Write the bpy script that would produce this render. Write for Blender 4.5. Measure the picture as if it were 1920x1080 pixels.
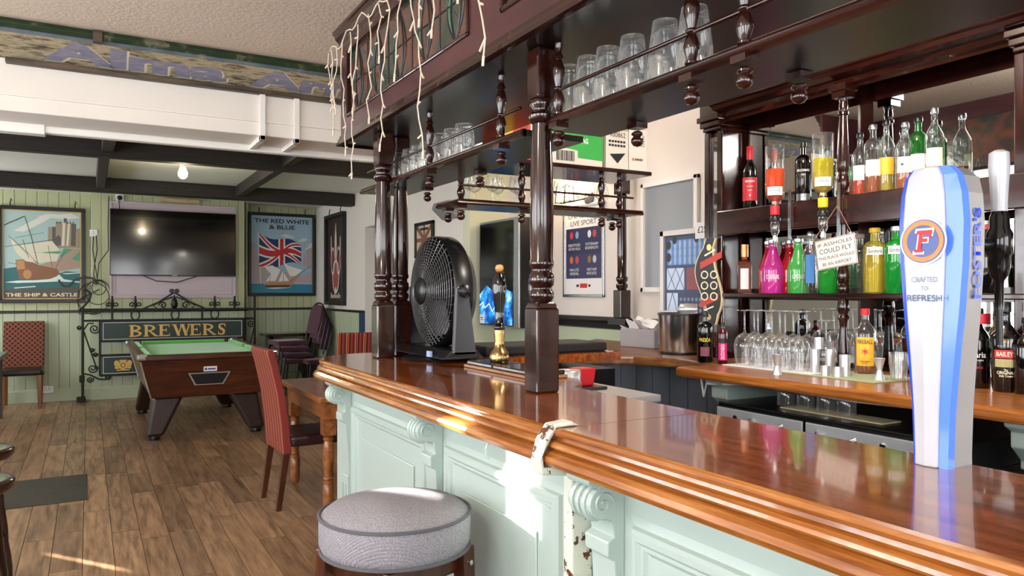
import bpy, bmesh, math, random
from mathutils import Vector, Matrix
random.seed(7)
for o in list(bpy.data.objects): bpy.data.objects.remove(o)
C = bpy.context.scene.collection
sc = bpy.context.scene
# ---------------------------------------------------------------- camera
AZ = math.radians(29.4); FPX = 1410.0; YH = 548.0; CH = 1.40
cam = bpy.data.objects.new('camera', bpy.data.cameras.new('camera')); C.objects.link(cam)
cam.data.sensor_width = 36; cam.data.lens = 36*FPX/1920; cam.data.shift_y = (YH-540)/1920
cam.data.clip_start = 0.02
cam.location = (0, 0, CH); cam.rotation_euler = (math.pi/2, 0, -AZ); sc.camera = cam
# ---------------------------------------------------------------- world, sun, exposure
w = bpy.data.worlds.new('world'); sc.world = w; w.use_nodes = True
w.node_tree.nodes['Background'].inputs[0].default_value = (0.75, 0.85, 1, 1)
w.node_tree.nodes['Background'].inputs[1].default_value = 1.0
sun = bpy.data.objects.new('sun', bpy.data.lights.new('sun', 'SUN')); C.objects.link(sun)
sun.data.energy = 75; sun.data.angle = 0.009; sun.data.color = (1, 0.93, 0.82)
SUN_DIR = Vector((0.6, -0.8, -0.2126))
sun.rotation_euler = SUN_DIR.to_track_quat('-Z', 'Y').to_euler()
WIN = 11.0          # brightness of the obscured leaded windows
FILL_LAMP = 34.0         # added fill lamps on the ceiling, watts
sc.view_settings.view_transform = 'Standard'; sc.view_settings.look = 'None'
sc.view_settings.gamma = 1.0; sc.view_settings.use_curve_mapping = False
sc.view_settings.exposure = 0.22
sc.cycles.transparent_max_bounces = 32
# ---------------------------------------------------------------- helpers
def lin(h):
    h = h.lstrip('#'); out = []
    for i in (0, 2, 4):
        v = int(h[i:i+2], 16)/255
        out.append(v/12.92 if v <= 0.04045 else ((v+0.055)/1.055)**2.4)
    return (*out, 1)
MATS = {}
class NT:
    def __init__(s, name):
        s.m = bpy.data.materials.new(name); s.m.use_nodes = True; s.t = s.m.node_tree
        s.b = s.t.nodes['Principled BSDF']; s.out = s.t.nodes['Material Output']; MATS[name] = s.m
    def n(s, typ, **kw):
        nd = s.t.nodes.new(typ)
        for k, v in kw.items():
            if k.startswith('i_'):
                k = k[2:]; nd.inputs[int(k) if k.isdigit() else k.replace('_', ' ')].default_value = v
            else: setattr(nd, k, v)
        return nd
    def l(s, a, b): s.t.links.new(a, b)
    def coord(s, kind='Object', scale=(1, 1, 1)):
        mp = s.n('ShaderNodeMapping'); mp.inputs['Scale'].default_value = scale
        if kind == 'World': s.l(s.n('ShaderNodeNewGeometry').outputs['Position'], mp.inputs[0])
        else: s.l(s.n('ShaderNodeTexCoord').outputs[kind], mp.inputs[0])
        return mp.outputs[0]
    def noise(s, vec, scale=5, detail=4, rough=0.55):
        nd = s.n('ShaderNodeTexNoise', i_Scale=scale, i_Detail=detail, i_Roughness=rough); s.l(vec, nd.inputs['Vector']); return nd.outputs[0]
    def ramp(s, fac, stops, const=False):
        r = s.n('ShaderNodeValToRGB'); e = r.color_ramp.elements
        if const: r.color_ramp.interpolation = 'CONSTANT'
        while len(e) < len(stops): e.new(0.5)
        for el, (p, c) in zip(e, stops): el.position = p; el.color = lin(c) if isinstance(c, str) else c
        s.l(fac, r.inputs[0]); return r.outputs[0]
    def bump(s, h, strength=0.2, dist=0.01):
        b = s.n('ShaderNodeBump', i_Strength=strength, i_Distance=dist); s.l(h, b.inputs['Height']); s.l(b.outputs[0], s.b.inputs['Normal'])
def mat(name, col, rough=0.5, metal=0, coat=0, emit=None, es=1, var=0, bump=0, bscale=60, spec=0.5, sheen=0):
    if name in MATS: return MATS[name]
    n = NT(name); b = n.b
    b.inputs['Base Color'].default_value = lin(col); b.inputs['Roughness'].default_value = rough
    b.inputs['Metallic'].default_value = metal; b.inputs['Coat Weight'].default_value = coat; b.inputs['Coat Roughness'].default_value = 0.06
    b.inputs['Specular IOR Level'].default_value = spec; b.inputs['Sheen Weight'].default_value = sheen
    if emit: b.inputs['Emission Color'].default_value = lin(emit); b.inputs['Emission Strength'].default_value = es
    if var:
        c = n.coord('World'); f = n.noise(c, 3, 5)
        hsv = n.n('ShaderNodeHueSaturation', i_Color=lin(col)); mr = n.n('ShaderNodeMapRange'); n.l(f, mr.inputs[0])
        mr.inputs[3].default_value = 1-var; mr.inputs[4].default_value = 1+var; n.l(mr.outputs[0], hsv.inputs['Value']); n.l(hsv.outputs[0], b.inputs['Base Color'])
    if bump: n.bump(n.noise(n.coord('World'), bscale, 3), bump, 0.004)
    return n.m
def wood(name, c1, c2, c3, stretch=(8, 8, 0.6), scale=4, rough=0.3, coat=0, bump=0.05, kind='Object', rand=0, wear=None):
    n = NT(name); v = n.coord(kind, stretch)
    if rand:
        oi = n.n('ShaderNodeObjectInfo'); add = n.n('ShaderNodeVectorMath', operation='ADD'); sc_ = n.n('ShaderNodeVectorMath', operation='SCALE'); sc_.inputs['Scale'].default_value = 31
        cb = n.n('ShaderNodeCombineXYZ'); [n.l(oi.outputs['Random'], cb.inputs[i]) for i in range(3)]
        n.l(cb.outputs[0], sc_.inputs[0]); n.l(v, add.inputs[0]); n.l(sc_.outputs[0], add.inputs[1]); v = add.outputs[0]
    f = n.noise(v, scale, 6, 0.6); col = n.ramp(f, [(0.28, c1), (0.5, c2), (0.72, c3)])
    if rand:
        hsv = n.n('ShaderNodeHueSaturation'); mr = n.n('ShaderNodeMapRange'); n.l(oi.outputs['Random'], mr.inputs[0])
        mr.inputs[3].default_value = 1-rand; mr.inputs[4].default_value = 1+rand
        n.l(mr.outputs[0], hsv.inputs['Value']); n.l(col, hsv.inputs['Color']); col = hsv.outputs[0]
    if wear:
        f2 = n.noise(n.coord('World', (1, 1, 1)), 14, 6, 0.7); wm = n.ramp(f2, [(0.60, (0, 0, 0, 1)), (0.66, (1, 1, 1, 1))])
        mx = n.n('ShaderNodeMix', data_type='RGBA'); n.l(wm, mx.inputs['Factor']); n.l(col, mx.inputs[6]); mx.inputs[7].default_value = lin(wear); col = mx.outputs[2]
    n.l(col, n.b.inputs['Base Color']); n.b.inputs['Roughness'].default_value = rough
    n.b.inputs['Coat Weight'].default_value = coat; n.b.inputs['Coat Roughness'].default_value = 0.05
    if bump: n.bump(f, bump, 0.004)
    return n.m
def glassy(name, tint='#ffffff', opac=0.0, body='#ffffff', refl=0.55, base=0.05, rim=0.15):
    n = NT(name); n.t.nodes.remove(n.b)
    tr = n.n('ShaderNodeBsdfTransparent', i_0=lin(tint)); gl = n.n('ShaderNodeBsdfGlossy', i_Roughness=0.03)
    df = n.n('ShaderNodeBsdfDiffuse', i_0=lin(body)); m1 = n.n('ShaderNodeMixShader')
    n.l(tr.outputs[0], m1.inputs[1]); n.l(df.outputs[0], m1.inputs[2])
    lw = n.n('ShaderNodeLayerWeight', i_Blend=0.5); pw = n.n('ShaderNodeMath', operation='POWER'); n.l(lw.outputs['Facing'], pw.inputs[0]); pw.inputs[1].default_value = 2.2
    p3 = n.n('ShaderNodeMath', operation='POWER'); n.l(lw.outputs['Facing'], p3.inputs[0]); p3.inputs[1].default_value = 3.0
    mo = n.n('ShaderNodeMath', operation='MULTIPLY_ADD'); n.l(p3.outputs[0], mo.inputs[0]); mo.inputs[1].default_value = rim; mo.inputs[2].default_value = opac; n.l(mo.outputs[0], m1.inputs[0])  # whitens at grazing angles: sparkle of the glass put into the colour
    ma = n.n('ShaderNodeMath', operation='MULTIPLY_ADD'); n.l(pw.outputs[0], ma.inputs[0]); ma.inputs[1].default_value = refl; ma.inputs[2].default_value = base
    m2 = n.n('ShaderNodeMixShader'); n.l(ma.outputs[0], m2.inputs[0]); n.l(m1.outputs[0], m2.inputs[1]); n.l(gl.outputs[0], m2.inputs[2]); n.l(m2.outputs[0], n.out.inputs[0])
    return n.m
class MB:
    def __init__(s): s.v = []; s.f = []; s.sm = []; s.mi = []; s.M = None; s.cm = 0
    def _add(s, vs, fs, smooth):
        b = len(s.v)
        for p in vs:
            p = Vector(p); s.v.append(s.M @ p if s.M else p)
        for f in fs: s.f.append([b+i for i in f]); s.sm.append(smooth); s.mi.append(s.cm)
        return s
    def box(s, x0, x1, y0, y1, z0, z1):
        return s._add([(x, y, z) for z in (z0, z1) for y in (y0, y1) for x in (x0, x1)],
            [(0, 2, 3, 1), (4, 5, 7, 6), (0, 1, 5, 4), (2, 6, 7, 3), (0, 4, 6, 2), (1, 3, 7, 5)], False)
    def frustum(s, c0, s0, c1, s1):   # tapered box between two rectangles (centre, (sx, sy))
        vs = [(c[0]+a*q[0]/2, c[1]+b*q[1]/2, c[2]) for c, q in ((c0, s0), (c1, s1)) for b in (-1, 1) for a in (-1, 1)]
        return s._add(vs, [(0, 2, 3, 1), (4, 5, 7, 6), (0, 1, 5, 4), (2, 6, 7, 3), (0, 4, 6, 2), (1, 3, 7, 5)], False)
    def hexa(s, vs): return s._add(vs, [(0, 2, 3, 1), (4, 5, 7, 6), (0, 1, 5, 4), (2, 6, 7, 3), (0, 4, 6, 2), (1, 3, 7, 5)], False)
    def lathe(s, prof, seg=20, o=(0, 0, 0), cap=True, smooth=True):
        vs = []; fs = []
        for r, z in prof:
            for i in range(seg):
                a = 2*math.pi*i/seg; vs.append((o[0]+r*math.cos(a), o[1]+r*math.sin(a), o[2]+z))
        for j in range(len(prof)-1):
            for i in range(seg):
                k = (i+1) % seg; fs.append((j*seg+i, j*seg+k, (j+1)*seg+k, (j+1)*seg+i))
        s._add(vs, fs, smooth)
        if cap:
            n = len(s.v)-len(vs)
            if prof[0][0] > 1e-5: s.f.append([n+i for i in range(seg)][::-1]); s.sm.append(False); s.mi.append(s.cm)
            if prof[-1][0] > 1e-5: s.f.append([n+(len(prof)-1)*seg+i for i in range(seg)]); s.sm.append(False); s.mi.append(s.cm)
        return s
    def tube(s, pts, r, seg=6, closed=False, cap=True):
        pts = [Vector(p) for p in pts]; n = len(pts); vs = []; fs = []; up = None
        rr = r if isinstance(r, (list, tuple)) else [r]*n
        for i, p in enumerate(pts):
            a = pts[(i-1) % n] if closed or i > 0 else p; b = pts[(i+1) % n] if closed or i < n-1 else p
            t = (b-a).normalized()
            if up is None: up = Vector((0, 0, 1)) if abs(t.z) < 0.9 else Vector((1, 0, 0))
            u = (up-t*up.dot(t))
            if u.length < 1e-4: u = t.orthogonal()
            u.normalize(); up = u; q = t.cross(u)
            for k in range(seg):
                an = 2*math.pi*k/seg; vs.append(p+(u*math.cos(an)+q*math.sin(an))*rr[i])
        for i in range(n if closed else n-1):
            j = (i+1) % n
            for k in range(seg):
                m = (k+1) % seg; fs.append((i*seg+k, i*seg+m, j*seg+m, j*seg+k))
        if cap and not closed: fs.append(list(range(seg))[::-1]); fs.append([(n-1)*seg+k for k in range(seg)])
        return s._add(vs, fs, seg > 4)
    def prism(s, poly, a, b, axis='z'):   # poly extruded from a to b along axis; poly in the other two axes (cyclic order)
        def pt(u, v, h): return (u, v, h) if axis == 'z' else (h, u, v) if axis == 'x' else (u, h, v)
        n = len(poly); vs = [pt(u, v, h) for h in (a, b) for u, v in poly]
        fs = [list(range(n))[::-1], list(range(n, 2*n))]+[(i, (i+1) % n, n+(i+1) % n, n+i) for i in range(n)]
        return s._add(vs, fs, False)
    def sweep(s, path, prof, cap=True):   # path: plan points (x, y, outward normal nx, ny); prof: (outward, z)
        vs = []; m = len(prof); fs = []
        for x, y, nx, ny in path:
            for d, z in prof: vs.append((x+nx*d, y+ny*d, z))
        for i in range(len(path)-1):
            for k in range(m-1): fs.append((i*m+k, i*m+k+1, (i+1)*m+k+1, (i+1)*m+k))
        if cap: fs += [list(range(m)), [(len(path)-1)*m+k for k in range(m)][::-1]]
        return s._add(vs, fs, False)
    def build(s, name, m, parent=None, bevel=0, seg=2, smooth=None, sub=0):
        me = bpy.data.meshes.new(name); me.from_pydata([tuple(v) for v in s.v], [], s.f)
        ms = m if isinstance(m, (list, tuple)) else [m]
        for q in ms: me.materials.append(q)
        me.polygons.foreach_set('use_smooth', [smooth if smooth is not None else x for x in s.sm]); me.polygons.foreach_set('material_index', s.mi)
        bm = bmesh.new(); bm.from_mesh(me); bmesh.ops.recalc_face_normals(bm, faces=bm.faces); bm.to_mesh(me); bm.free()
        if any(s.sm): me.set_sharp_from_angle(angle=math.radians(48))
        o = bpy.data.objects.new(name, me); C.objects.link(o)
        if parent: o.parent = parent
        if bevel:
            b = o.modifiers.new('bevel', 'BEVEL'); b.width = bevel; b.segments = seg; b.limit_method = 'ANGLE'; b.angle_limit = 0.7
        if sub:
            b = o.modifiers.new('subdivision', 'SUBSURF'); b.levels = sub; b.render_levels = sub
        return o
def tag(o, label=None, cat=None, group=None, kind=None):
    if label: o['label'] = label
    if cat: o['category'] = cat
    if group: o['group'] = group
    if kind: o['kind'] = kind
    return o
def T(name, label, cat, group=None):
    o = bpy.data.objects.new(name, None); C.objects.link(o); o.empty_display_size = 0.05
    return tag(o, label, cat, group)
def place(root, loc, rz=0, shift=False):
    root.location = loc; root.rotation_euler = (0, 0, rz)
    if shift:
        for ch in root.children: ch.location = ch.location-Vector(loc)
    return root
def struct(o): o['kind'] = 'structure'; return o
def dup(root, loc, rz=0, label=None, group=None):
    r = root.copy(); C.objects.link(r); r.location = loc; r.rotation_euler = (0, 0, rz)
    if label: r['label'] = label
    if group: r['group'] = group
    for ch in list(root.children):
        c = ch.copy(); C.objects.link(c); c.parent = r
        for g in ch.children:
            d = g.copy(); C.objects.link(d); d.parent = c
    return r
def frame(o, u, v):   # basis matrix: local x along u, local y along v, z out of the face
    u = Vector(u).normalized(); v = Vector(v).normalized(); n = u.cross(v)
    return Matrix(((u.x, v.x, n.x, o[0]), (u.y, v.y, n.y, o[1]), (u.z, v.z, n.z, o[2]), (0, 0, 0, 1)))
def text(name, s, M, cx, cy, wdt=None, hgt=None, m=None, parent=None, ext=0.0008, off=0.0, lift=0.001, bold=0.0):
    cu = bpy.data.curves.new(name, 'FONT'); cu.body = s; cu.align_x = 'CENTER'; cu.align_y = 'CENTER'; cu.size = 1; cu.extrude = 0; cu.offset = bold; cu.resolution_u = 3
    t = bpy.data.objects.new(name, cu); C.objects.link(t)
    bpy.context.view_layer.update()
    me = bpy.data.meshes.new_from_object(t.evaluated_get(bpy.context.evaluated_depsgraph_get()))
    bpy.data.objects.remove(t); bpy.data.curves.remove(cu)
    xs = [v.co.x for v in me.vertices]; ys = [v.co.y for v in me.vertices]
    bw, bh = max(xs)-min(xs), max(ys)-min(ys); mx, my = (max(xs)+min(xs))/2, (max(ys)+min(ys))/2
    sx = wdt/bw if wdt else hgt/bh; sy = hgt/bh if hgt else sx
    for v in me.vertices:
        v.co = M @ Vector(((v.co.x-mx)*sx+cx, (v.co.y-my)*sy+cy, lift))
    me.materials.clear(); me.materials.append(m); me.name = name
    o = bpy.data.objects.new(name, me); C.objects.link(o)
    if parent: o.parent = parent
    return o
def art(name, M, polys, m, parent, lift=0.001):    # flat printed shapes: list of polygons in face coordinates
    me = bpy.data.meshes.new(name); vs = []; fs = []
    for k_, p in enumerate(polys):
        b = len(vs); vs += [tuple(M @ Vector((x, y, lift+k_*1e-5))) for x, y in p]; fs.append(list(range(b, b+len(p))))
    me.from_pydata(vs, [], fs); me.materials.append(m)
    o = bpy.data.objects.new(name, me); C.objects.link(o); o.parent = parent; return o
def disc(cx, cy, rx, ry=None, n=20, a0=0, a1=2*math.pi):
    ry = ry or rx; return [(cx+rx*math.cos(a0+(a1-a0)*i/n), cy+ry*math.sin(a0+(a1-a0)*i/n)) for i in range(n)]
def rect(x0, y0, x1, y1): return [(x0, y0), (x1, y0), (x1, y1), (x0, y1)]
def ring(cx, cy, r0, r1, rx=1, ry=1, n=28):
    out = []
    for i in range(n):
        a, b = 2*math.pi*i/n, 2*math.pi*(i+1)/n
        out.append([(cx+r*rx*math.cos(t), cy+r*ry*math.sin(t)) for r, t in ((r0, a), (r1, a), (r1, b), (r0, b))])
    return out
def spiral(cx, cz, r, turns=1.6, a0=0, sgn=1, n=28):
    return [(cx+r*(1-0.85*i/n)*math.cos(a0+sgn*turns*2*math.pi*i/n), cz+r*(1-0.85*i/n)*math.sin(a0+sgn*turns*2*math.pi*i/n)) for i in range(n+1)]
ORD = ['first', 'second', 'third', 'fourth', 'fifth', 'sixth', 'seventh', 'eighth', 'ninth', 'tenth', 'eleventh', 'twelfth', 'thirteenth', 'fourteenth']
# ---------------------------------------------------------------- materials
m_plank = wood('oak_floor_planks', '#5c452e', '#917054', '#b08d69', (14, 1.3, 8), 2.2, 0.32, 0, 0.08, 'World', 0.30)
m_base = mat('floor_base', '#2a1e14', 0.8)
m_green = mat('sage_green_paint', '#b7bd96', 0.42, var=0.06)
m_greenl = mat('sage_green_wainscot_paint', '#b4bfa2', 0.42, var=0.06)
m_white = mat('white_plaster', '#e4ded6', 0.7, var=0.03, bump=0.05)
m_grey = mat('pale_grey_plaster', '#b9b9ba', 0.7)
m_blue = mat('navy_paint', '#1f3d63', 0.5)
n = NT('textured_ceiling'); n.b.inputs['Base Color'].default_value = lin('#d9c8b6'); n.b.inputs['Roughness'].default_value = 0.85
n.bump(n.noise(n.coord('World'), 45, 4), 0.6, 0.01); m_ceil = n.m
m_ceil2 = mat('far_ceiling_white', '#e0e0d8', 0.8, var=0.03)
m_beam = wood('black_beam_wood', '#15120f', '#221d19', '#2f2924', (0.8, 8, 8), 5, 0.6, bump=0.25)
m_black = mat('black_paint', '#0d0c0c', 0.35)
m_lilac = mat('lilac_board', '#c3b4bd', 0.5)
m_mah = wood('dark_mahogany', '#140706', '#260e0a', '#3a170f', (6, 6, 0.8), 4, 0.16, 0.5, 0.03)
m_mahx = wood('dark_mahogany_long', '#150806', '#290f0b', '#3c1810', (6, 0.6, 6), 4, 0.18, 0.4, 0.03)
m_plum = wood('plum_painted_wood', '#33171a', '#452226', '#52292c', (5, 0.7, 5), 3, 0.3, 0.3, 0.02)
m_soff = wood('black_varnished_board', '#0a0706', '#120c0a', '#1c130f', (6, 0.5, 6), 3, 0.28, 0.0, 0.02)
m_ctr = wood('varnished_counter_wood', '#552509', '#834013', '#a15c28', (16, 0.9, 10), 3, 0.15, 0.6, 0.02, 'World')
m_ctr2 = wood('orange_counter_moulding', '#6a3310', '#985a22', '#bd8246', (16, 1.2, 16), 3, 0.2, 0.6, 0.03, 'World')
m_bcw = wood('back_counter_wood', '#63300f', '#9a5a22', '#b9783a', (16, 1, 16), 3, 0.28, 0.2, 0.05, 'World')
m_mint = mat('mint_gloss_paint', '#adbdb6', 0.3, var=0.03, coat=0.2)
n = NT('chipped_white_paint'); f = n.noise(n.coord('World'), 30, 6, 0.7); n.l(n.ramp(f, [(0.57, '#d2d6c6'), (0.585, '#5a2f18')]), n.b.inputs['Base Color']); n.b.inputs['Roughness'].default_value = 0.4; m_chip = n.m
m_chrome = mat('chrome', '#d8d8d8', 0.12, 1)
m_steel = mat('brushed_steel', '#cfcfd2', 0.36, 0.75, bump=0.03, bscale=200)
m_brass = mat('brass', '#a58a5c', 0.25, 1)
m_blk = mat('black_plastic', '#101012', 0.32)
m_iron = mat('black_wrought_iron', '#121212', 0.45, 0.3)
m_glass = glassy('clear_glass', '#fcfdfd', 0.02, '#f4f6f6', 0.75, 0.07, 0.45)
m_mirror = mat('mirror', '#dfe3e4', 0.02, 1)
m_lead = mat('lead_came', '#3b3d3d', 0.45, 0.6)
m_gold = mat('gold_lettering', '#d8b160', 0.4)
m_cream = mat('cream_print', '#efe6c8', 0.5)
m_wht = mat('white_print', '#f1f1ee', 0.5)
m_ink = mat('black_print', '#17181c', 0.5)
m_red = mat('red_print', '#c5242c', 0.5)
m_navy = mat('navy_print', '#24264e', 0.5)
m_paper = mat('white_paper', '#e9e6e6', 0.8)
m_leather = mat('plum_leather', '#2e151c', 0.35)
m_legw = wood('chair_leg_wood', '#2c130b', '#45210f', '#5b2f17', (6, 6, 0.8), 4, 0.3, 0.2, 0.03)
m_tblw = wood('pub_table_wood', '#64361a', '#8b5229', '#a86a38', (6, 0.8, 6), 4, 0.3, 0.3, 0.03)
# ---------------------------------------------------------------- the setting
XL, XR, YB, YF, ZC = -2.6, 3.44, -2.0, 11.2, 2.69
fl = struct(MB().box(XL-.1, 3.6, YB-.1, 11.8, -.12, -.008).build('floor', m_base))
unit = MB().box(-.5, .5, -.5, .5, -.5, .5).build('plank', m_plank); unit_me = unit.data; bpy.data.objects.remove(unit)
x = -1.33; rows = 0
while x < 3.05:
    y = 3.0+random.random()*.5 if x < .83 else 3.56
    first = True
    while y < 11.6:
        ln = random.uniform(.6, 1.6); y1 = min(y+ln, 11.62)
        if y1 < 11.6 and 11.62-y1 < .35: y1 = 11.62
        if x+.14 > -.11*y1-.15:
            o = bpy.data.objects.new('plank', unit_me); C.objects.link(o); o.parent = fl
            o.scale = (.142, y1-y-.0025, .008); o.location = (x+.0715, (y+y1)/2, -.004-random.random()*.0012)
        y = y1
    x += .145
o = MB().box(-1.0, -.005, 5.82, 6.64, .0015, .005).build('floor_hatch', wood('dark_floor_hatch', '#1c1714', '#2f2a27', '#45392f', (1, 9, 9), 3, 0.4, 0, 0.05)); tag(o, 'dark rectangular hatch board set in the wooden floor at left', 'floor hatch')
struct(MB().box(XL-.1, 3.6, YB-.1, 4.5, ZC, ZC+.1).build('ceiling', m_ceil))
o = struct(MB().box(XL-.1, 3.6, 4.5, 11.8, ZC, ZC+.1).build('ceiling_far', m_ceil2)); o.name = 'ceiling_far'
# downstand between the two ceilings
bk = struct(MB().box(XL, XR, 4.4, 4.73, 2.285, ZC).build('wall_downstand', m_white, bevel=.006))
m_trimw = mat('white_gloss_trim', '#e9e5df', 0.4)
MB().box(XL, XR, 4.385, 4.4, 2.36, 2.365).build('picture_line', m_trimw, bk)
MB().box(XL, XR, 4.69, 4.75, 2.245, 2.285).build('edge_bead', m_trimw, bk, bevel=.008)
MB().box(-.42, -.2, 4.68, 4.76, 2.235, 2.3).build('edge_bead', m_trimw, bk, bevel=.004)
for xx in (.84, 1.03):
    b = MB().box(xx, xx+.03, 4.37, 4.4, 2.255, 2.52).box(xx, xx+.03, 4.37, 4.74, 2.255, 2.284)
    b.build('cable_trunking', m_trimw, bk, bevel=.003)
# far wall: chimney breast with recesses either side
def boards(par, x0, x1, yf, z0, z1, m):
    k = max(1, round((x1-x0)/.118)); wd = (x1-x0)/k; me = None
    for i in range(k):
        if me is None:
            b = MB().prism([(-wd/2+.0015, .012), (-wd/2+.0015, .004), (-wd/2+.006, 0), (wd/2-.006, 0), (wd/2-.0015, .004), (wd/2-.0015, .012)], 0, z1-z0, 'z')
            o = b.build('board', m, par); me = o.data
        else:
            o = bpy.data.objects.new('board', me); C.objects.link(o); o.parent = par
        o.location = (x0+wd*(i+.5), yf, z0)
wf = struct(MB().box(XL, .03, 11.312, 11.5, 0, ZC).box(.03, 1.975, 11.212, 11.5, 0, ZC).box(1.975, 3.2, 11.612, 11.8, 0, ZC).box(1.935, 1.975, 11.2, 11.62, 0, ZC).build('wall_far', m_green))
for x0, x1, yf in ((XL, .03, 11.3), (.03, 1.975, 11.2), (1.975, 3.1, 11.6)):
    boards(wf, x0, x1, yf, .16, 1.14, m_greenl); boards(wf, x0, x1, yf, 1.16, ZC, m_green)
    struct(MB().box(x0, x1, yf-.022, yf+.01, 1.135, 1.168).build('trim_dado', m_black, bevel=.006))
    struct(MB().prism([(yf-.02, 0), (yf-.02, .14), (yf-.008, .165), (yf+.012, .165), (yf+.012, 0)], x0, x1, 'x').build('baseboard_far', m_greenl))
# right-hand wall of the far room (faces left), with an opening
WX = 3.05
ws = struct(MB().box(WX, WX+.15, 9.2, 11.62, 0, ZC).box(WX, WX+.15, 6.35, 7.9, 0, ZC).box(WX, WX+.15, 7.9, 9.2, 2.22, ZC).build('wall_side', m_white))
struct(MB().box(3.5, 3.55, 7.5, 9.8, 0, ZC).build('wall_passage', m_grey))
struct(MB().box(WX+.15, 3.5, 9.2, 9.3, 0, ZC).box(WX+.15, 3.5, 7.8, 7.9, 0, ZC).build('wall_passage_reveal', m_grey))
def yboards(par, y0, y1, xf, z0, z1, m):
    k = max(1, round((y1-y0)/.09)); wd = (y1-y0)/k; me = None
    for i in range(k):
        if me is None:
            b = MB().prism([(.012, -wd/2+.0015), (.004, -wd/2+.0015), (0, -wd/2+.005), (0, wd/2-.005), (.004, wd/2-.0015), (.012, wd/2-.0015)], 0, z1-z0, 'z')
            o = b.build('board', m, par); me = o.data
        else:
            o = bpy.data.objects.new('board', me); C.objects.link(o); o.parent = par
        o.location = (xf, y0+wd*(i+.5), z0)
yboards(ws, 9.4, 11.6, WX-.012, .16, 1.14, m_greenl); yboards(ws, 6.25, 7.85, WX-.012, .16, 1.14, m_greenl)
MB().box(WX-.014, WX, 9.2, 9.4, 0, 1.14).build('blue_panel', m_blue, ws)
struct(MB().box(WX-.03, WX, 9.2, 11.6, 1.135, 1.168).box(WX-.03, WX, 6.35, 7.9, 1.135, 1.168).build('trim_side', m_black, bevel=.006))
struct(MB().box(WX-.02, WX, 9.4, 11.6, 0, .16).build('baseboard_side', m_greenl))
# wall behind the bar (faces left)
m_bw = mat('cream_bar_wall', '#e6dcd3', 0.6, var=0.05)
wb = struct(MB().box(XR, XR+.15, YB, 6.35, 0, ZC).build('wall_bar', m_bw))
struct(MB().box(WX, XR+.15, 6.2, 6.35, 0, ZC).build('wall_return', mat('cream_green_paint', '#d3d6bd', 0.6)))
MB().box(XR-.012, XR, 3.2, 6.2, 0, 1.14).build('wainscot', m_greenl, wb)
struct(MB().prism([(XR-.012, 1.12), (XR-.03, 1.13), (XR-.035, 1.17), (XR-.07, 1.185), (XR-.07, 1.215), (XR, 1.215), (XR, 1.12)][::-1], 3.2, 6.2, 'y').build('trim_bar', m_black, bevel=.004))
# left and camera-side walls with leaded windows
def leaded(name, horiz, c, a0, a1, z0, z1, normal):
    # frame, glowing obscured glass and lead lattice; c = plane, a0..a1 along the wall
    root = bpy.data.objects.new(name, None); C.objects.link(root); struct(root)
    def B(a, b, z, zz, t0, t1):
        return MB().box(c+min(t0*normal, t1*normal), c+max(t0*normal, t1*normal), a, b, z, zz) if horiz else MB().box(a, b, c+min(t0*normal, t1*normal), c+max(t0*normal, t1*normal), z, zz)
    for q in ((a0, a0+.06, z0, z1), (a1-.06, a1, z0, z1), (a0, a1, z0, z0+.06), (a0, a1, z1-.06, z1), ((a0+a1)/2-.03, (a0+a1)/2+.03, z0, z1)):
        B(*q, -.05, .03).build('window_frame', m_trimw, root)
    B(a0-.05, a1+.05, z0-.05, z0, -.05, .12).build('window_sill', m_trimw, root)
    B(a0+.05, a1-.05, z0+.05, z1-.05, -.03, -.02).build('pane', m_sky, root)
    lt = MB(); W_, H_ = a1-a0-.1, z1-z0-.1; st = .17; ks = int((W_+H_)/st)+1
    for sg in (1, -1):
        for i in range(1, ks):
            d = i*st
            p0 = (min(d, W_), max(0, d-W_)); p1 = (max(0, d-H_), min(d, H_))
            pts = []
            for (u, v) in (p0, p1):
                uu = u if sg == 1 else W_-u
                pts.append((c, a0+.05+uu, z0+.05+v) if horiz else (a0+.05+uu, c, z0+.05+v))
            lt.tube(pts, .006, 4)
    lt.build('lead_lattice', m_lead, root)
nn = NT('bright_obscured_glass'); nn.t.nodes.remove(nn.b); em = nn.n('ShaderNodeEmission', i_0=(0.97, 0.98, 1.0, 1), i_1=WIN); nn.l(em.outputs[0], nn.out.inputs[0]); m_sky = nn.m
wl = MB()
def wallrun(mb, horiz, c0, c1, a0, a1, holes):
    cur = a0
    for h0, h1, z0, z1 in sorted(holes):
        def bx(a, b, zz0, zz1):
            if b > a and zz1 > zz0: mb.box(c0, c1, a, b, zz0, zz1) if horiz else mb.box(a, b, c0, c1, zz0, zz1)
        bx(cur, h0, 0, ZC); bx(h0, h1, 0, z0); bx(h0, h1, z1, ZC); cur = h1
    bx(cur, a1, 0, ZC)
LW = [(-1.4, .9, .95, 2.35), (1.4, 3.4, .95, 2.35), (3.8, 5.8, .95, 2.35), (8.9, 10.9, .95, 2.35)]
SL = [(6.46, 6.77, 2.02, 2.36), (7.92, 8.16, .857, 1.025)]     # unseen slots added to the wall to shape the sun patches
wallrun(wl, True, XL-.15, XL, YB, 11.5, LW+SL); struct(wl.build('wall_left', m_white))
wk = MB(); BW = [(-2.0, -.1, .95, 2.35), (.5, 2.2, .95, 2.35)]
wallrun(wk, False, YB-.15, YB, XL-.15, 3.6, BW); struct(wk.build('wall_back', m_white))
for i, h in enumerate(LW): leaded('window_%d' % (i+1), True, XL-.06, h[0], h[1], h[2], h[3], 1)
for i, h in enumerate(BW): leaded('window_%d' % (i+5), False, YB-.06, h[0], h[1], h[2], h[3], 1)
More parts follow.
